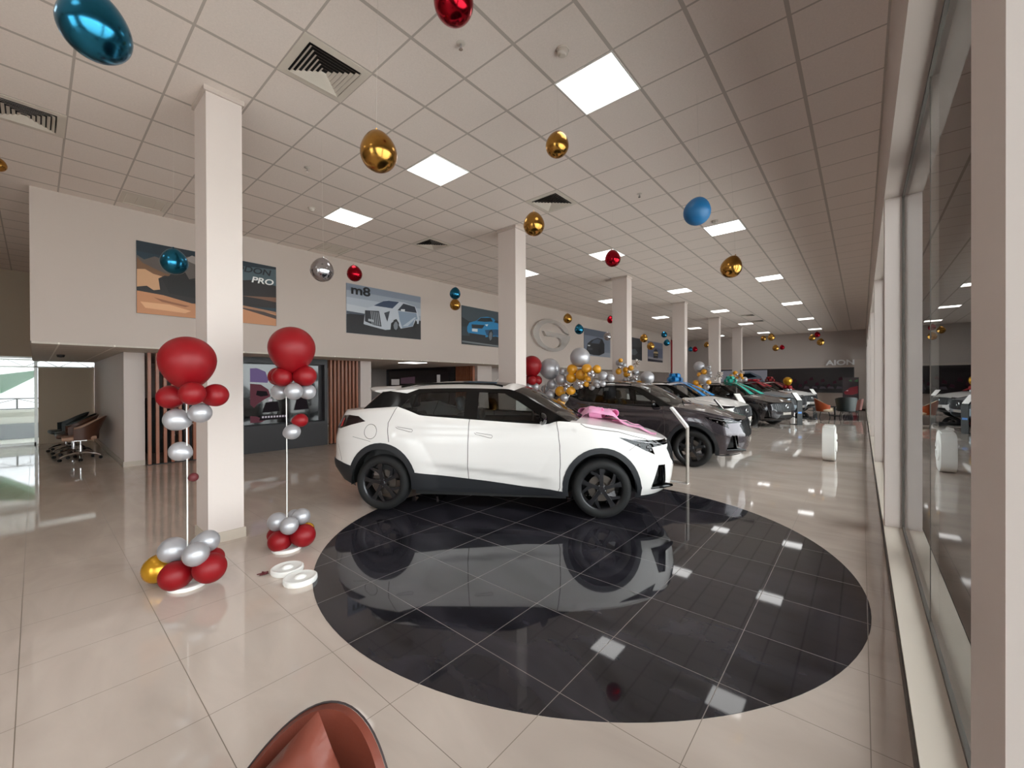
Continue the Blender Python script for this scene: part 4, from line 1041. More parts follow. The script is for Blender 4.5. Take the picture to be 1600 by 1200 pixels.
poster('poster of a white van under the sign M8', 4.80, 6.94, 2.78, 3.96, (150, 158, 172),
 [((126, 136, 152), full(.86, 1)), ((172, 180, 192), full(.55, .72)), ((190, 196, 204), [(0,.40),(.25,.42),(.25,.56),(0,.58)]), ((24, 22, 28), [(0,.379),(.179,.422),(.299,.44),(1,.44),(1,0),(0,0)]), ((70, 78, 92), [(0,.44),(.2,.43),(.22,.40),(0,.385)]),
  ((186, 192, 202), [(.219,.497),(.251,.558),(.34,.629),(.458,.762),(.51,.79),(.643,.80),(.754,.80),(.917,.753),(.956,.615),(.976,.486),(.965,.36),(.897,.36),(.877,.288),(.697,.204),(.661,.3),(.607,.36),(.562,.3),(.552,.158),(.483,.138),(.414,.154),(.218,.205),(.202,.215),(.219,.431)]),
  ((128, 144, 164), [(.66,.59),(.93,.60),(.95,.47),(.90,.44),(.877,.30),(.72,.22),(.68,.40)]), ((176, 186, 198), [(.72,.26),(.90,.50),(.93,.50),(.80,.28)]),
  ((44, 60, 88), [(.332,.626),(.458,.755),(.528,.784),(.675,.792),(.58,.626)]), ((34, 40, 54), [(.652,.602),(.735,.775),(.907,.745),(.936,.61),(.753,.604)]), ((206, 210, 214), [(.70,.64),(.76,.65),(.755,.60),(.70,.60)]),
  ((38, 40, 48), [(.219,.50),(.399,.527),(.431,.198),(.331,.214),(.218,.272)]), ((50, 54, 64), [(.466,.502),(.544,.562),(.509,.317)])]+
  [((158, 164, 174), [(.29+.022*k, .50), (.297+.022*k, .50), (.315+.024*k, .22), (.305+.024*k, .22)]) for k in range(5)]+
  [((170, 174, 182), [(.258,.333),(.331,.322),(.331,.275),(.258,.286)]), ((20, 20, 24), [(.57,.273),(.597,.377),(.633,.406),(.67,.32),(.664,.192),(.628,.121),(.588,.15)]), ((120, 124, 132), [(.59,.26),(.61,.33),(.633,.35),(.652,.29),(.65,.21),(.628,.16),(.60,.18)]),
   ((20, 20, 24), [(.892,.349),(.916,.443),(.936,.403),(.936,.284),(.906,.249)])],
 [('m8', .045, .80, .30, (14, 14, 18), 1.35, 0, .008)])
poster('dark poster of a blue car, partly behind the second column', 8.47, 10.62, 2.77, 3.95, (44, 54, 62),
 [((62, 74, 82), full(.62, 1)), ((30, 36, 42), [(0,1),(0,.7),(.3,.5),(0,.45)]), ((26, 28, 32), [(0,.22),(1,.30),(1,0),(0,0)]), ((110, 116, 120), [(0,.09),(1,.04),(1,.0),(0,.045)]),
  ((30, 124, 176), [(.101,.459),(.144,.58),(.281,.653),(.37,.764),(.516,.814),(.647,.8),(.734,.697),(.863,.675),(.95,.62),(.96,.32),(.862,.258),(.704,.307),(.589,.265),(.477,.248),(.369,.255),(.16,.246),(.101,.348)]),
  ((22, 70, 104), [(.46,.44),(.70,.50),(.95,.50),(.95,.34),(.72,.32),(.50,.30)]), ((24, 30, 38), [(.29,.65),(.379,.753),(.591,.80),(.638,.703),(.46,.662)]), ((28, 34, 42), [(.66,.69),(.70,.76),(.80,.74),(.90,.66)]), ((20, 22, 28), [(.186,.543),(.46,.573),(.405,.469),(.194,.443)]),
  ((22, 24, 30), [(.134,.309),(.478,.296),(.459,.199),(.16,.201)]), ((206, 210, 212), [(.194,.431),(.307,.441),(.307,.36),(.194,.359)]), ((18, 20, 24), [(.524,.255),(.552,.425),(.609,.482),(.637,.392),(.627,.175),(.57,.12),(.533,.163)]), ((100, 106, 112), [(.545,.26),(.56,.37),(.60,.42),(.62,.36),(.61,.21),(.57,.16)]), ((220, 226, 230), [(.46,.585),(.534,.61),(.506,.547)])],
 [('e', .79, .84, .16, (230, 230, 230), 1.3, .2, .004)])
poster('poster of a black car on a pale ground, beside the third column', 15.68, 18.14, 2.78, 3.98, (112, 120, 136),
 [((84, 92, 108), full(.75, 1)), ((134, 140, 152), full(0, .18)), ((26, 28, 34), [(.078,.169),(.118,.446),(.251,.587),(.489,.719),(.676,.687),(.759,.508),(.757,.155),(.549,.038),(.337,.036),(.106,.083)]), ((70, 80, 96), [(.25,.483),(.339,.602),(.489,.682),(.613,.646),(.55,.491)]),
  ((60, 64, 72), [(.13,.30),(.30,.30),(.30,.22),(.13,.20)]), ((12, 12, 16), [(.50,.25),(.56,.34),(.62,.25),(.60,.09),(.54,.06)]), ((200, 204, 210), [(.13,.40),(.22,.40),(.20,.35),(.13,.35)])])
poster('dark poster of a car on a mountain road, mostly behind the third column', 19.6, 21.9, 2.78, 3.97, (36, 38, 42), [((54, 56, 62), full(.6, 1)), ((24, 26, 30), [(0,.5),(.3,.62),(.7,.55),(1,.66),(1,.3),(0,.25)]), ((84, 90, 98), [(.3,.30),(.4,.46),(.62,.50),(.75,.34),(.6,.22),(.35,.22)])])
poster('poster of a black and yellow car on a blue ground, farthest along the mezzanine wall', 22.73, 25.0, 2.78, 3.95, (92, 98, 122),
 [((112, 116, 136), full(.7, 1)), ((36, 34, 48), full(0, .14)), ((148, 144, 150), [(0,.24),(.365,.215),(1,.208),(1,.10),(0,.13)]), ((24, 24, 30), [(.342,.187),(.352,.423),(.409,.6),(.51,.676),(.627,.603),(.671,.433),(.655,.192)]), ((196, 172, 128), [(.38,.511),(.641,.528),(.67,.43),(.352,.422)]), ((160, 140, 90), [(.40,.36),(.62,.36),(.62,.33),(.40,.33)])])
struct(MB().box((-9.31, 26.46, 1.8), (-9.25, 26.75, 4.3)).build('trim_3', fl(150, 12, 26), smooth=False))
GP = [(14.371,3.545),(14.206,3.761),(13.826,3.951),(13.402,4.032),(12.888,4.028),(12.423,3.922),(12.1,3.751),(11.929,3.541),(11.916,3.363),(12.048,3.167),(12.318,2.977),(12.673,2.862),(13.095,2.802),(13.536,2.826),(13.908,2.937),(14.173,3.117),(14.354,3.311),(14.416,3.515)]
GP2 = [(12.574,3.542),(12.728,3.373)]
GP3 = [(12.728,3.373),(12.991,3.372),(13.427,3.376),(13.68,3.325),(13.765,3.202),(13.707,3.069),(13.536,2.978),(13.259,2.913),(12.989,2.928),(12.674,3.0),(12.445,3.137),(12.32,3.278),(12.271,3.454),(12.346,3.642),(12.575,3.802),(12.888,3.889),(13.209,3.9),(13.541,3.856),(13.825,3.74),(14.028,3.613),(14.371,3.545)]
gpoly = spl(GP[:18], 4)+[(13.824,3.53),(13.262,3.544),(12.833,3.559),(12.574,3.542)]+spl(GP3, 4)[:-1]
m = MB(); m.prism(gpoly, -9.27, -9.16, 0, 'x')
o = m.build('wall_emblem', mat('emblem_enamel', srgb(206, 200, 196), .25, .6), smooth=False)
bv = o.modifiers.new('bevel', 'BEVEL'); bv.width = .07; bv.segments = 3; bv.limit_method = 'ANGLE'; bv.angle_limit = .6
tag(o, 'large silver white oval emblem with an inner hook on the mezzanine wall', 'wall emblem')
# copper slat screens
def slats(label, p0, p1, n, along='y', z1=2.19):
    t = thing('slat_screen', label, 'slat screen', (p0[0], p0[1], 0))
    dx, dy = (p1[0]-p0[0]), (p1[1]-p0[1])
    for k in range(n):
        a = k/(n-1); cx, cy = dx*a, dy*a
        if along == 'y': MB().box((cx-.05, cy-.024, .02), (cx+.05, cy+.024, z1)).build('slat', M_wood, t, smooth=False)
        else: MB().box((cx-.024, cy-.05, .02), (cx+.024, cy+.05, z1)).build('slat', M_wood, t, smooth=False)
    m = MB()
    if along == 'y': m.box((-.03, -.03, 0), (.03, dy+.03, .02))
    else: m.box((-.03, -.03, 0), (dx+.03, .03, .02))
    m.build('floor_rail', M_blk, t, smooth=False)
    return t
slats('open copper brown slat screen left of the nearest column', (-10.55, 1.45), (-10.55, 2.62), 11)
slats('copper brown slat screen between the dark screen wall and a white pillar', (-10.50, 5.00), (-10.50, 5.72), 8)
slats('copper brown slat screen deeper in the recess behind the nearest SUV', (-11.36, 10.15), (-10.50, 10.15), 9, 'x')
struct(MB().box((-10.72, 5.80, 0), (-10.42, 6.12, 2.19)).build('pillar', M_colm, smooth=False))
struct(MB().box((-10.72, 10.26, 0), (-10.40, 11.0, 2.19)).build('pillar', M_colm, smooth=False))
struct(MB().box((XL, 10.22, 0), (-10.75, 10.34, 2.19)).build('wall_recess_side', M_dark, smooth=False))
struct(MB().box((-16.2, 1.41, 0), (-16.1, 10.2, 2.19)).build('wall_recess_left', M_greyw, smooth=False))
struct(MB().box((XL, 11.0, 0), (-11.6, 13.2, 2.19)).build('wall_recess_mid', M_greyw, smooth=False))
for (y, z0, z1, mm) in ((1.65, .3, 1.25, M_blk), (2.3, .5, 1.5, M_dark)):
    tag(MB().box((-12.9, y, 0), (-12.3, y+.45, z1), 0, .01).build('cabinet', mm), 'dark cabinet behind the open slat screen, %s one' % ('left' if y < 2 else 'right'), 'cabinet')
# dark media wall with its screen
t = thing('media_wall', 'charcoal panel wall holding a big screen that shows a pink car interior', 'media wall', (-10.5, 2.72, 0))
m = MB(); m.box((-.25, 0, 0), (.0, 2.20, .62)); m.box((-.25, 0, 2.06), (0, 2.20, 2.19)); m.box((-.25, 0, .62), (0, .15, 2.06)); m.box((-.25, 2.13, .62), (0, 2.20, 2.06)); m.box((-.25, .15, .62), (-.15, 2.13, 2.06))
m.build('casing', M_dark, t, smooth=False)
sc = MB().box((-.15, .18, .64), (-.12, 2.02, 2.03)).build('screen', mat('black_screen_glass', srgb(10, 10, 13), .08, coat=.5), t, smooth=False)
m = MB(); cols = [emit('screen_lilac', srgb(150, 128, 180), .5), emit('screen_pink', srgb(150, 92, 104), .38), emit('screen_grey', srgb(70, 62, 68), .25), emit('screen_white', srgb(225, 215, 225), .7)]
def lay(c, pts, q):
    tri = geometry.tessellate_polygon([[Vector((a, b, 0)) for a, b in pts]]); m.add([(-.1195+.0006*q, a, b) for a, b in pts], [tuple(f) for f in tri], c)
lay(0, [(.48,1.62),(.48,1.93),(.62,1.94),(.80,1.86),(.86,1.66),(.84,1.60)], 0)
lay(1, [(.48,1.10),(.48,1.58),(.70,1.56),(.86,1.44),(.90,1.28),(.76,1.20),(.62,1.10),(.56,1.02)], 1)
lay(2, [(.62,1.42),(.82,1.40),(.86,1.30),(.70,1.28),(.60,1.32)], 2)
lay(2, [(.72,.90),(1.10,.92),(1.06,1.16),(.80,1.14)], 2); lay(3, [(.86,1.16),(.94,1.16),(.94,1.22),(.86,1.22)], 3)
lay(1, [(.48,.68),(.48,.84),(.62,.82),(.78,.72),(.70,.68)], 1); lay(2, [(.66,.72),(1.30,.74),(1.30,.84),(.70,.84)], 2)
for k in range(9): lay(3, [(.72+.062*k,.775),(.76+.062*k,.777),(.76+.062*k,.82),(.72+.062*k,.818)], 4)
lay(2, [(1.42,.92),(1.78,.94),(1.72,1.26),(1.50,1.24)], 2); lay(2, [(1.60,.70),(1.96,.71),(1.96,.725),(1.60,.715)], 2)
m.build('picture_or_reflection', cols, sc, smooth=False)
# second, deeper screen
t = thing('media_wall', 'dark reflective screen deeper in the recess, above the roof of the nearest SUV', 'media wall', (-15.9, 10.20, 0))
MB().box((0, -.05, 0), (4.4, 0, 2.19)).build('casing', M_dark, t, smooth=False)
sc = MB().box((.1, -.07, .5), (4.1, -.05, 2.10)).build('screen', mat('dark_video_wall', srgb(34, 24, 30), .05, coat=1.0), t, smooth=False)
m = MB()
def lay2(c, pts, q):
    tri = geometry.tessellate_polygon([[Vector((a, b, 0)) for a, b in pts]]); m.add([(a, -.0712-.0006*q, b) for a, b in pts], [tuple(f) for f in tri], c)
lay2(0, [(.3,1.5),(.9,1.5),(.9,1.75),(.3,1.75)], 0); lay2(1, [(.6,1.1),(3.2,1.15),(3.3,1.45),(.8,1.45)], 1); lay2(2, [(1.0,1.55),(2.0,1.57),(2.0,1.85),(1.0,1.8)], 2); lay2(0, [(3.4,1.5),(3.6,1.5),(3.6,1.9),(3.4,1.9)], 0)
m.build('picture_or_reflection', [emit('reflection_white', srgb(190, 180, 176), .5), emit('reflection_grey', srgb(140, 128, 130), .4), emit('reflection_plum', srgb(110, 84, 96), .35)], sc, smooth=False)  # glowing shapes painted on the dark screen in place of its reflections
# small emblem panel behind the pillar
t = thing('wall_sign', 'grey panel with a white round emblem between pillar and second column', 'sign', (-10.55, 11.05, 0))
MB().box((-.08, 0, 0), (0, 1.9, 2.0)).build('panel', M_greyw, t, smooth=False)
m = MB(); m.tube([(.02, .65+.40*math.cos(a*PI/12), 1.50+.27*math.sin(a*PI/12)) for a in range(0, 22)], .03, 6); m.tube([(.02, .42, 1.52), (.02, .95, 1.48), (.02, .92, 1.34)], .03, 6); m.build('emblem', M_plw, t)

# ------------------------------------------------------------------ far wall: video wall, letters, standing poster
t = thing('video_wall', 'long dark video wall across the far end with a silver car at its left', 'video wall', (-7.25, YF-.06, .94))
MB().box((0, -.08, 0), (6.93, 0, 1.45)).build('housing', M_dark, t, smooth=False)
sc = MB().box((.05, -.085, .04), (6.88, -.08, 1.41)).build('screen', mat('video_wall_glass', srgb(22, 13, 17), .35), t, smooth=False)
m = MB()
def lay3(c, pts, q):
    tri = geometry.tessellate_polygon([[Vector((a, b, 0)) for a, b in pts]]); m.add([(a, -.086-.0008*q, b) for a, b in pts], [tuple(f) for f in tri], c)
lay3(0, [(.05,.04),(2.75,.04),(2.75,1.38),(.05,1.38)], 0); lay3(1, [(.3,.5),(.7,.8),(1.2,1.22),(1.8,1.30),(2.4,1.0),(2.55,.7),(2.5,.3),(.4,.2)], 1); lay3(2, [(1.0,.88),(1.35,1.15),(1.8,1.20),(2.2,.95),(1.5,.86)], 2)
for k in range(14):
    a = 3.0+.27*k; b = .3+.5*((k*7) % 5)/5; lay3(3, [(a, b), (a+.2, b+.05), (a+.15, b+.22), (a+.02, b+.16)], 3)
for k in range(6): lay3(4, [(4.6+.38*k, .22+.03*(k % 2)), (4.9+.38*k, .24), (4.86+.38*k, .36), (4.66+.38*k, .38)], 4)
m.build('picture_or_reflection', [emit('vw_pale', srgb(140, 138, 146), .6), emit('vw_silver', srgb(104, 112, 122), .5), emit('vw_dark', srgb(26, 32, 40), .3), emit('vw_plum', srgb(74, 44, 54), .35), emit('vw_grey', srgb(92, 84, 90), .35)], sc, smooth=False)
vs, fs = text_mesh('AION', .40, .03, .012, 0, 1.27)
m = MB(); m.add([(a, -z, b) for a, b, z in vs], fs)
tag(m.build('wall_letters', mat('brushed_steel', srgb(232, 232, 234), .35, .1), loc=(-1.57, YF-.10, 2.54), smooth=False), 'raised silver AION lettering high on the far wall', 'lettering')
for o_ in [bpy.data.objects['wall_letters']]: o_.location.y = YF-.10
t = thing('standing_poster', 'upright poster of a red car standing against the far wall near the windows', 'poster', (-.80, 28.9, 0))
MB().box((0, 0, 0), (.68, .05, 1.81)).build('frame', M_dark, t, smooth=False)
m = MB()
def lay4(c, pts, q):
    tri = geometry.tessellate_polygon([[Vector((a, b, 0)) for a, b in pts]]); m.add([(a, -.001-.0008*q, b) for a, b in pts], [tuple(f) for f in tri], c)
lay4(0, [(.02,.04),(.66,.04),(.66,1.79),(.02,1.79)], 0); lay4(1, [(.05,1.0),(.30,1.25),(.64,1.35),(.64,.95),(.4,.85),(.1,.88)], 1); lay4(2, [(.25,1.62),(.36,1.70),(.40,1.58)], 2); lay4(2, [(.48,1.60),(.64,1.72),(.64,1.55)], 2); lay4(1, [(.40,.10),(.64,.10),(.64,.55),(.44,.60)], 2); lay4(3, [(.12,1.08),(.24,1.12),(.22,1.06)], 3)
m.build('print', [fl(52, 40, 44), fl(126, 30, 42), fl(60, 110, 66), fl(220, 210, 214)], t, smooth=False)

# ------------------------------------------------------------------ armchairs
def armchair(label, shell, inner, loc, deg, cushion=None, sc=1.0, peak=.80, arm=.60, group=None, fall=1.25):
    """tub chair, its back towards local -x"""
    t = thing('armchair', label, 'armchair', loc, math.radians(deg), group); t.scale = (sc, sc, sc)
    A = math.radians(128); n = 72; rows_o = []; 
    def rim(p): return arm+(peak-arm)*max(0, math.cos(min(PI/2, abs(p)*.5*fall)))**2.2
    def rad(p, z, out):
        k = min(1, max(0, (z-.30)/.5)); r = .27+.075*k+.02*math.cos(p*2); return r+(.028 if out else -.012)
    levels = 9; vo = []; vi = []
    for i in range(n+1):
        p = -A+2*A*i/n; top = rim(p)
        for j in range(levels):
            z = .28+(top-.28)*j/(levels-1)
            for out, L in ((True, vo), (False, vi)):
                r = rad(p, z, out)
                if j == levels-1: r = rad(p, z, out)+(-.008 if out else .008)
                L.append((-r*math.cos(p), r*math.sin(p), z))
    def grid(vs, flip): return [((i*levels+j), ((i+1)*levels+j), ((i+1)*levels+j+1), (i*levels+j+1)) for i in range(n) for j in range(levels-1)]
    m = MB(); nb = len(vo); m.add(vo+vi, grid(vo, 0)+[tuple(nb+k for k in f[::-1]) for f in grid(vi, 0)])
    for i in range(n):
        a, b = i*levels+levels-1, (i+1)*levels+levels-1; m.f.append([a, b, nb+b, nb+a]); m.mi.append(0)
        a, b = i*levels, (i+1)*levels; m.f.append([a, nb+a, nb+b, b]); m.mi.append(0)
    for i in (0, n):
        for j in range(levels-1): q = [i*levels+j, i*levels+j+1, nb+i*levels+j+1, nb+i*levels+j]; m.f.append(q); m.mi.append(0)
    for fi, f in enumerate(m.f):
        if all(k >= nb for k in f): m.mi[fi] = 1
    m.build('backrest', [shell, inner], t, ang=60)
    m = MB(); m.tube([(-(rad(-A+2*A*i/n, rim(-A+2*A*i/n), True)-.004)*math.cos(-A+2*A*i/n), (rad(-A+2*A*i/n, rim(-A+2*A*i/n), True)-.004)*math.sin(-A+2*A*i/n), rim(-A+2*A*i/n)+.001) for i in range(n+1)], .0032, 6)
    m.build('piping', M_pip, t)
    m = MB(); m.lathe([(0, .26), (.24, .26), (.285, .29), (.295, .34), (.285, .41), (.25, .44), (0, .455)], 40, c=(.03, 0, 0)); m.build('seat', inner, t, ang=60)
    for a in (.75, -.75, PI-.75, PI+.75):
        m = MB(); m.tube([(.18*math.cos(a), .18*math.sin(a), .28), (.27*math.cos(a), .27*math.sin(a), 0)], [.018, .010], 10); m.build('leg', M_ebon, t)
    if cushion:
        m = MB(); N2 = 14; vs = []
        for sd in (1, -1):
            for i in range(N2+1):
                for j in range(N2+1):
                    u, v = 2*i/N2-1, 2*j/N2-1; k = (1-abs(u)**2.5)*(1-abs(v)**2.5); pin = 1-.10*(1-abs(u*v))*max(abs(u), abs(v))
                    vs.append((sd*(.075*max(0, k)**.55+.004*math.sin(14*u+3*v)*k), u*.20*pin, v*.20*pin))
        w2 = N2+1
        fs = [(i*w2+j, (i+1)*w2+j, (i+1)*w2+j+1, i*w2+j+1) for i in range(N2) for j in range(N2)]
        m.M = Matrix.Translation((-.19, .0, .62+.85*(peak-.80))) @ Matrix.Rotation(-.32, 4, 'Y') @ Matrix.Rotation(cushion[1], 4, 'X')
        m.add(vs, fs+[tuple(w2*w2+k for k in f[::-1]) for f in fs])
        o = m.build('cushion', cushion[0], None, ang=70)
        o.location = t.location; o.rotation_euler = t.rotation_euler; o.scale = t.scale
        tag(o, cushion[2], 'cushion')
    return t
armchair('brown leather tub armchair at the bottom edge of the photo', M_leather, M_leather, (-.843, .222, 0), -60, (M_leather, .75, 'brown leather cushion with a pointed corner in the brown tub armchair'), .80, peak=.98, arm=.52, fall=1.75)
armchair('orange tub armchair with cream inside, on the far dark circle', M_leather_o, M_creamf, (-1.25, 22.8, 0), 5, peak=.86, arm=.55, sc=.98)
armchair('dark green tub armchair seen from behind on the far dark circle', M_leather_d, M_leather_d, (-.52, 22.9, 0), 100, peak=.82, arm=.70, sc=1.12)
armchair('dusty red tub armchair by the standing poster, behind the dark green one', M_leather_r, M_leather_r, (-.32, 24.6, 0), 170, peak=.80, sc=1.0)
tag(MB().lathe([(0, 0), (.22, 0), (.22, .012), (.03, .03), (.028, .40), (.26, .41), (.26, .43), (0, .43)], 32).build('side_table', M_blk, loc=(-.95, 24.1, .002)), 'small round black side table between the far armchairs', 'table')

# ------------------------------------------------------------------ office chairs
def office_chair(label, leather, inner, x, y, deg):
    t = thing('office_chair', label, 'office chair', (x, y, 0), math.radians(deg), 'swivel chairs along the white wall')
    n = 20; A = math.radians(112); lv = 7; V = []
    def rim(p): return .66+.24*max(0, math.cos(p*.8))**2.0
    for out in (1, 0):
        for i in range(n+1):
            p = -A+2*A*i/n
            for j in range(lv):
                z = .43+(rim(p)-.43)*j/(lv-1); r = .25+.05*(z-.4)+(.02 if out else -.01); lean = .35*max(0, z-.6)*max(0, math.cos(p)); V.append((-(r+lean)*math.cos(p)+.0, (r+.01)*math.sin(p), z))
    N = (n+1)*lv; m = MB(); fo = [(i*lv+j, (i+1)*lv+j, (i+1)*lv+j+1, i*lv+j+1) for i in range(n) for j in range(lv-1)]
    fs = fo+[tuple(N+k for k in f[::-1]) for f in fo]+[(i*lv+lv-1, (i+1)*lv+lv-1, N+(i+1)*lv+lv-1, N+i*lv+lv-1) for i in range(n)]+[(i*lv, N+i*lv, N+(i+1)*lv, (i+1)*lv) for i in range(n)]
    m.add(V, fs); 
    for fi, f in enumerate(m.f):
        if all(k >= N for k in f): m.mi[fi] = 1
    m.build('backrest', [leather, inner], t, ang=60)
    m = MB(); m.box((-.24, -.24, .42), (.27, .24, .50), 0, .035); m.build('seat', inner, t, ang=60)
    m = MB(); m.tube([(0, 0, .12), (0, 0, .30)], .028, 12).tube([(0, 0, .30), (0, 0, .43)], .016, 10).box((-.09, -.09, .40), (.09, .09, .425)); m.build('gas_lift', M_chrome, t)
    m = MB()
    for k in range(5):
        a = 2*PI*k/5+.3; c, s_ = math.cos(a), math.sin(a); m.tube([(0, 0, .15), (.12*c, .12*s_, .14), (.24*c, .24*s_, .11), (.31*c, .31*s_, .075)], [.028, .022, .017, .014], 8)
    m.build('star_base', M_chrome, t)
    for k in range(5):
        a = 2*PI*k/5+.3; c, s_ = math.cos(a), math.sin(a); m = MB(); m.M = Matrix.Translation((.31*c, .31*s_, .03)) @ Matrix.Rotation(a+.5, 4, 'Z'); m.lathe([(0, -.02), (.026, -.022), (.029, -.015), (.029, .015), (.026, .022), (0, .02)], 14, axis='y'); m.build('caster', M_blk, t)
    return t
M_seatb = mat('tan_leather_inside', srgb(176, 140, 118), .5); M_ob = mat('dark_brown_leather', srgb(84, 50, 34), .45)
office_chair('brown swivel office chair with pale inside, nearest of the four against the white wall', M_ob, M_seatb, -12.45, .62, -92)
office_chair('brown swivel office chair directly behind the nearest brown one', M_ob, M_ob, -13.12, .55, -88)
office_chair('dark green swivel office chair with the tallest back, third along the wall', M_leather_d, M_leather_d, -13.80, .56, -95)
office_chair('dark green swivel office chair farthest along the wall', M_leather_d, M_leather_d, -14.47, .48, -84)

# ------------------------------------------------------------------ information stands
def stand(label, x, y, white=True, sc=1.0, deg=0, w=.17):
    t = thing('information_stand', label, 'information stand', (x, y, 0), math.radians(deg), 'car information stands'); t.scale = (sc, sc, sc)
    a, b = (M_standg, M_stand) if white else (M_blk, M_blk)
    MB().box((-.32, -w/2, 0), (0, w/2, .012)).build('foot', b, t, smooth=False)
    MB().box((-.02, -w/2, .012), (0, w/2, .88)).build('post', a, t, smooth=False)
    m = MB(); m.prism([(-.02, .86), (0, .885), (-.25, 1.19), (-.268, 1.175)], -w/2, w/2, 0, 'y'); m.build('sloped_panel', b, t, smooth=False)
    m = MB(); m.add([(-.012, -w/2+.008, .905), (-.012, w/2-.008, .905), (-.236, w/2-.008, 1.178), (-.236, -w/2+.008, 1.178)], [(0, 1, 2, 3)])
    m.v = [(p[0]+.003, p[1], p[2]+.003) for p in m.v]; o = m.build('sheet', M_stand, t, smooth=False)
    if not white: MB().box((0, -w/2+.03, .42), (.002, w/2-.03, .48)).build('sticker', fl(40, 110, 180), t, smooth=False)
    return t
stand('slim white information stand in front of the nearest white SUV', -2.05, 6.6, True, 1.0, 0, .10)
stand('dark edged information stand in front of the white SUV with blue bow', -2.34, 10.24, False, 1.0, 0, .08)
stand('slim white information stand between the blue bow SUV and the charcoal SUV', -3.01, 15.33, True, 1.0, -35, .24)
stand('black information stand with a white sloped top in front of the silver SUV', -1.72, 18.2, False, 1.0, -38, .22)
stand('black information stand farther back, in front of the farthest white SUV', -1.92, 27.6, False, 1.0, -38, .26)
tag(MB().box((-.06, -.09, 0), (.06, .09, .42), 0, .008).build('sign_block', M_stand, loc=(-1.98, 18.6, .001)), 'small white block on the floor just left of the black information stand', 'sign')
# white free-standing emblem block near the windows
t = thing('emblem_block', 'thick white rounded emblem block standing alone on the floor near the windows', 'display emblem', (-.50, 10.45, 0))
def rr(w_, h_, r, cx=0, cz=0, n=8):
    o = []
    for (sx, sz, a0) in ((1, 1, 0), (-1, 1, PI/2), (-1, -1, PI), (1, -1, 3*PI/2)):
        for k in range(n+1): a = a0+PI/2*k/n; o.append((cx+sx*(w_/2-r)+r*math.cos(a), cz+sz*(h_/2-r)+r*math.sin(a)))
    return o
m = MB(); m.prism(rr(.62, .68, .20, 0, .345), -.10, .10, 0, 'x'); o = m.build('block', M_plw, t, ang=30)
bv = o.modifiers.new('bevel', 'BEVEL'); bv.width = .015; bv.segments = 3; bv.limit_method = 'ANGLE'; bv.angle_limit = .8
m = MB(); m.box((-.085, -.20, .66), (.085, .20, .705), 0, .012); m.build('cap', M_plw, t)
m = MB(); m.tube([(.105, .19*math.cos(a*PI/10), .36+.17*math.sin(a*PI/10)) for a in range(1, 19)], .018, 8).tube([(.105, -.08, .37), (.105, .17, .35), (.105, .16, .26)], .018, 8); m.build('relief', M_plw, t)
# ------------------------------------------------------------------ outside
M_brick = tile_mat('painted_brick', srgb(206, 206, 204), srgb(216, 216, 214), srgb(170, 170, 170), .22, 0, 0, .008, .8, .9, 3)
struct(MB().box((-21.2, -14, -.2), (-21, 3, .30)).build('garden_wall', mat('grey_brick_paint', srgb(128, 132, 140), .8), smooth=False))
struct(MB().box((-21.25, -14, .30), (-21.05, 3, .75)).build('garden_wall_upper', mat('white_brick_paint', srgb(214, 214, 210), .8), smooth=False))
t = thing('railing', 'dark metal railing with diagonal braces on the brick wall outside the left window', 'railing', (-21.1, -8, .76))
m = MB(); m.box((-.02, 0, .0), (.02, 11, .03)); m.box((-.02, 0, .34), (.02, 11, .37))
for k in range(12): m.box((-.02, k*.95, 0), (.02, k*.95+.04, .36))
m.build('frame', M_clad, t, smooth=False)
m = MB()
for k in range(11): m.tube([(0, k*.95+.04, .03), (0, k*.95+.95, .34)] if k % 2 else [(0, k*.95+.04, .34), (0, k*.95+.95, .03)], .008, 5)
m.build('brace', M_clad, t)
M_awn = mat('green_awning_cloth', srgb(98, 150, 122), .7)
m = MB(); m.prism([(.06, 2.02), (.06, 1.86), (-.65, 1.32), (-3.2, .72), (-3.6, 1.55), (-.65, 1.88)], -20.6, -19.4, 0, 'x'); tag(m.build('green_awning', M_awn, smooth=False), 'green slanting awning outside the left window', 'awning')
struct(MB().box((-34, -30, -.3), (-32, 12, 9)).build('neighbour_wall', mat('white_render', srgb(206, 208, 212), .9), smooth=False))
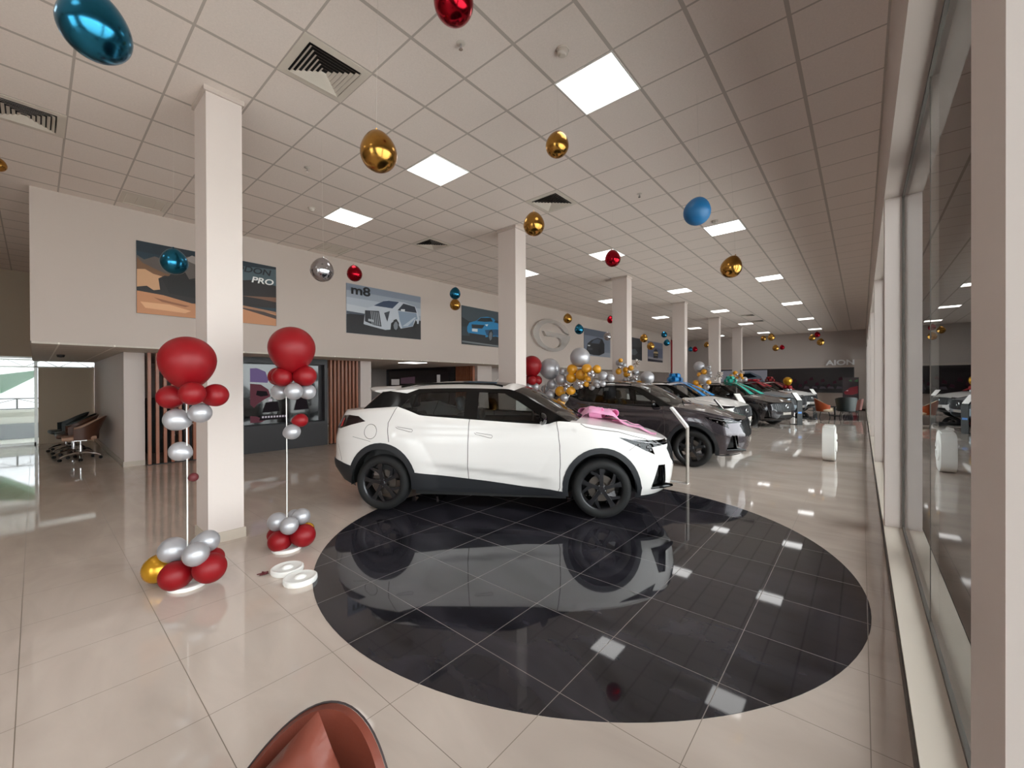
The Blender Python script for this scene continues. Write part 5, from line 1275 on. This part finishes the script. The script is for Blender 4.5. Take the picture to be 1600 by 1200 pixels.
struct(MB().box((-20.9, -12, 2.44), (-20.7, 3, 2.60)).build('outside_beam', mat('pergola_metal', srgb(150, 150, 150), .6), smooth=False))
struct(MB().box((-30.5, -14, 3.3), (-16.66, 4, 3.45)).build('added_shade_roof', mat('shade_roof_grey', srgb(190, 190, 188), .7), smooth=False))  # unseen roof, added to keep daylight off the area outside the left glass
t = thing('pergola_truss', 'light steel truss seen through the high strip window at left', 'truss', (-19.5, -3, 2.1))
m = MB(); m.box((-.03, 0, 0), (.03, 6, .04)); m.box((-.03, 0, .22), (.03, 6, .26))
for k in range(9): m.tube([(0, k*.7, .02), (0, k*.7+.35, .24), (0, k*.7+.7, .02)], .012, 5)
m.build('truss', M_alu, t)
# building with a banner beyond the right windows
struct(MB().box((2.9, 27, -.3), (14, 36, 8.3)).build('street_building', mat('grey_facade', srgb(158, 156, 154), .8), smooth=False))
t = thing('facade_banner', 'white banner with blue and yellow shapes high on the building outside', 'banner', (2.9, 26.9, 8.4))
MB().box((0, 0, 0), (9, .1, 6)).build('sheet', fl(226, 230, 234), t, smooth=False)
m = MB(); mats = [fl(86, 156, 206), fl(232, 196, 80), fl(150, 154, 160)]
def lay5(c, pts, q):
    tri = geometry.tessellate_polygon([[Vector((a, b, 0)) for a, b in pts]]); m.add([(a, -.002-.002*q, b) for a, b in pts], [tuple(f) for f in tri], c)
lay5(0, [(0,.1),(.35,.5),(.15,.9),(.6,1.3),(.3,1.6),(.7,2.2),(1.0,2.4),(.8,1.5),(.6,.9),(.7,.4),(.3,.0)], 0); lay5(0, [(.5,2.3),(.8,2.9),(1.4,3.2),(1.3,2.9),(1.0,2.6)], 0)
lay5(1, [(.1,3.2),(.3,3.5),(.35,3.1)], 0); lay5(1, [(.7,4.4),(.95,4.7),(1.0,4.3)], 0); lay5(1, [(.9,.9),(1.2,1.0),(1.1,.75)], 0)
for k in range(8): lay5(2, [(0,.6*k+.5),(9,.6*k+.9),(9,.6*k+.93),(0,.6*k+.53)], 1)
m.build('artwork', mats, t, smooth=False)
#NEXT
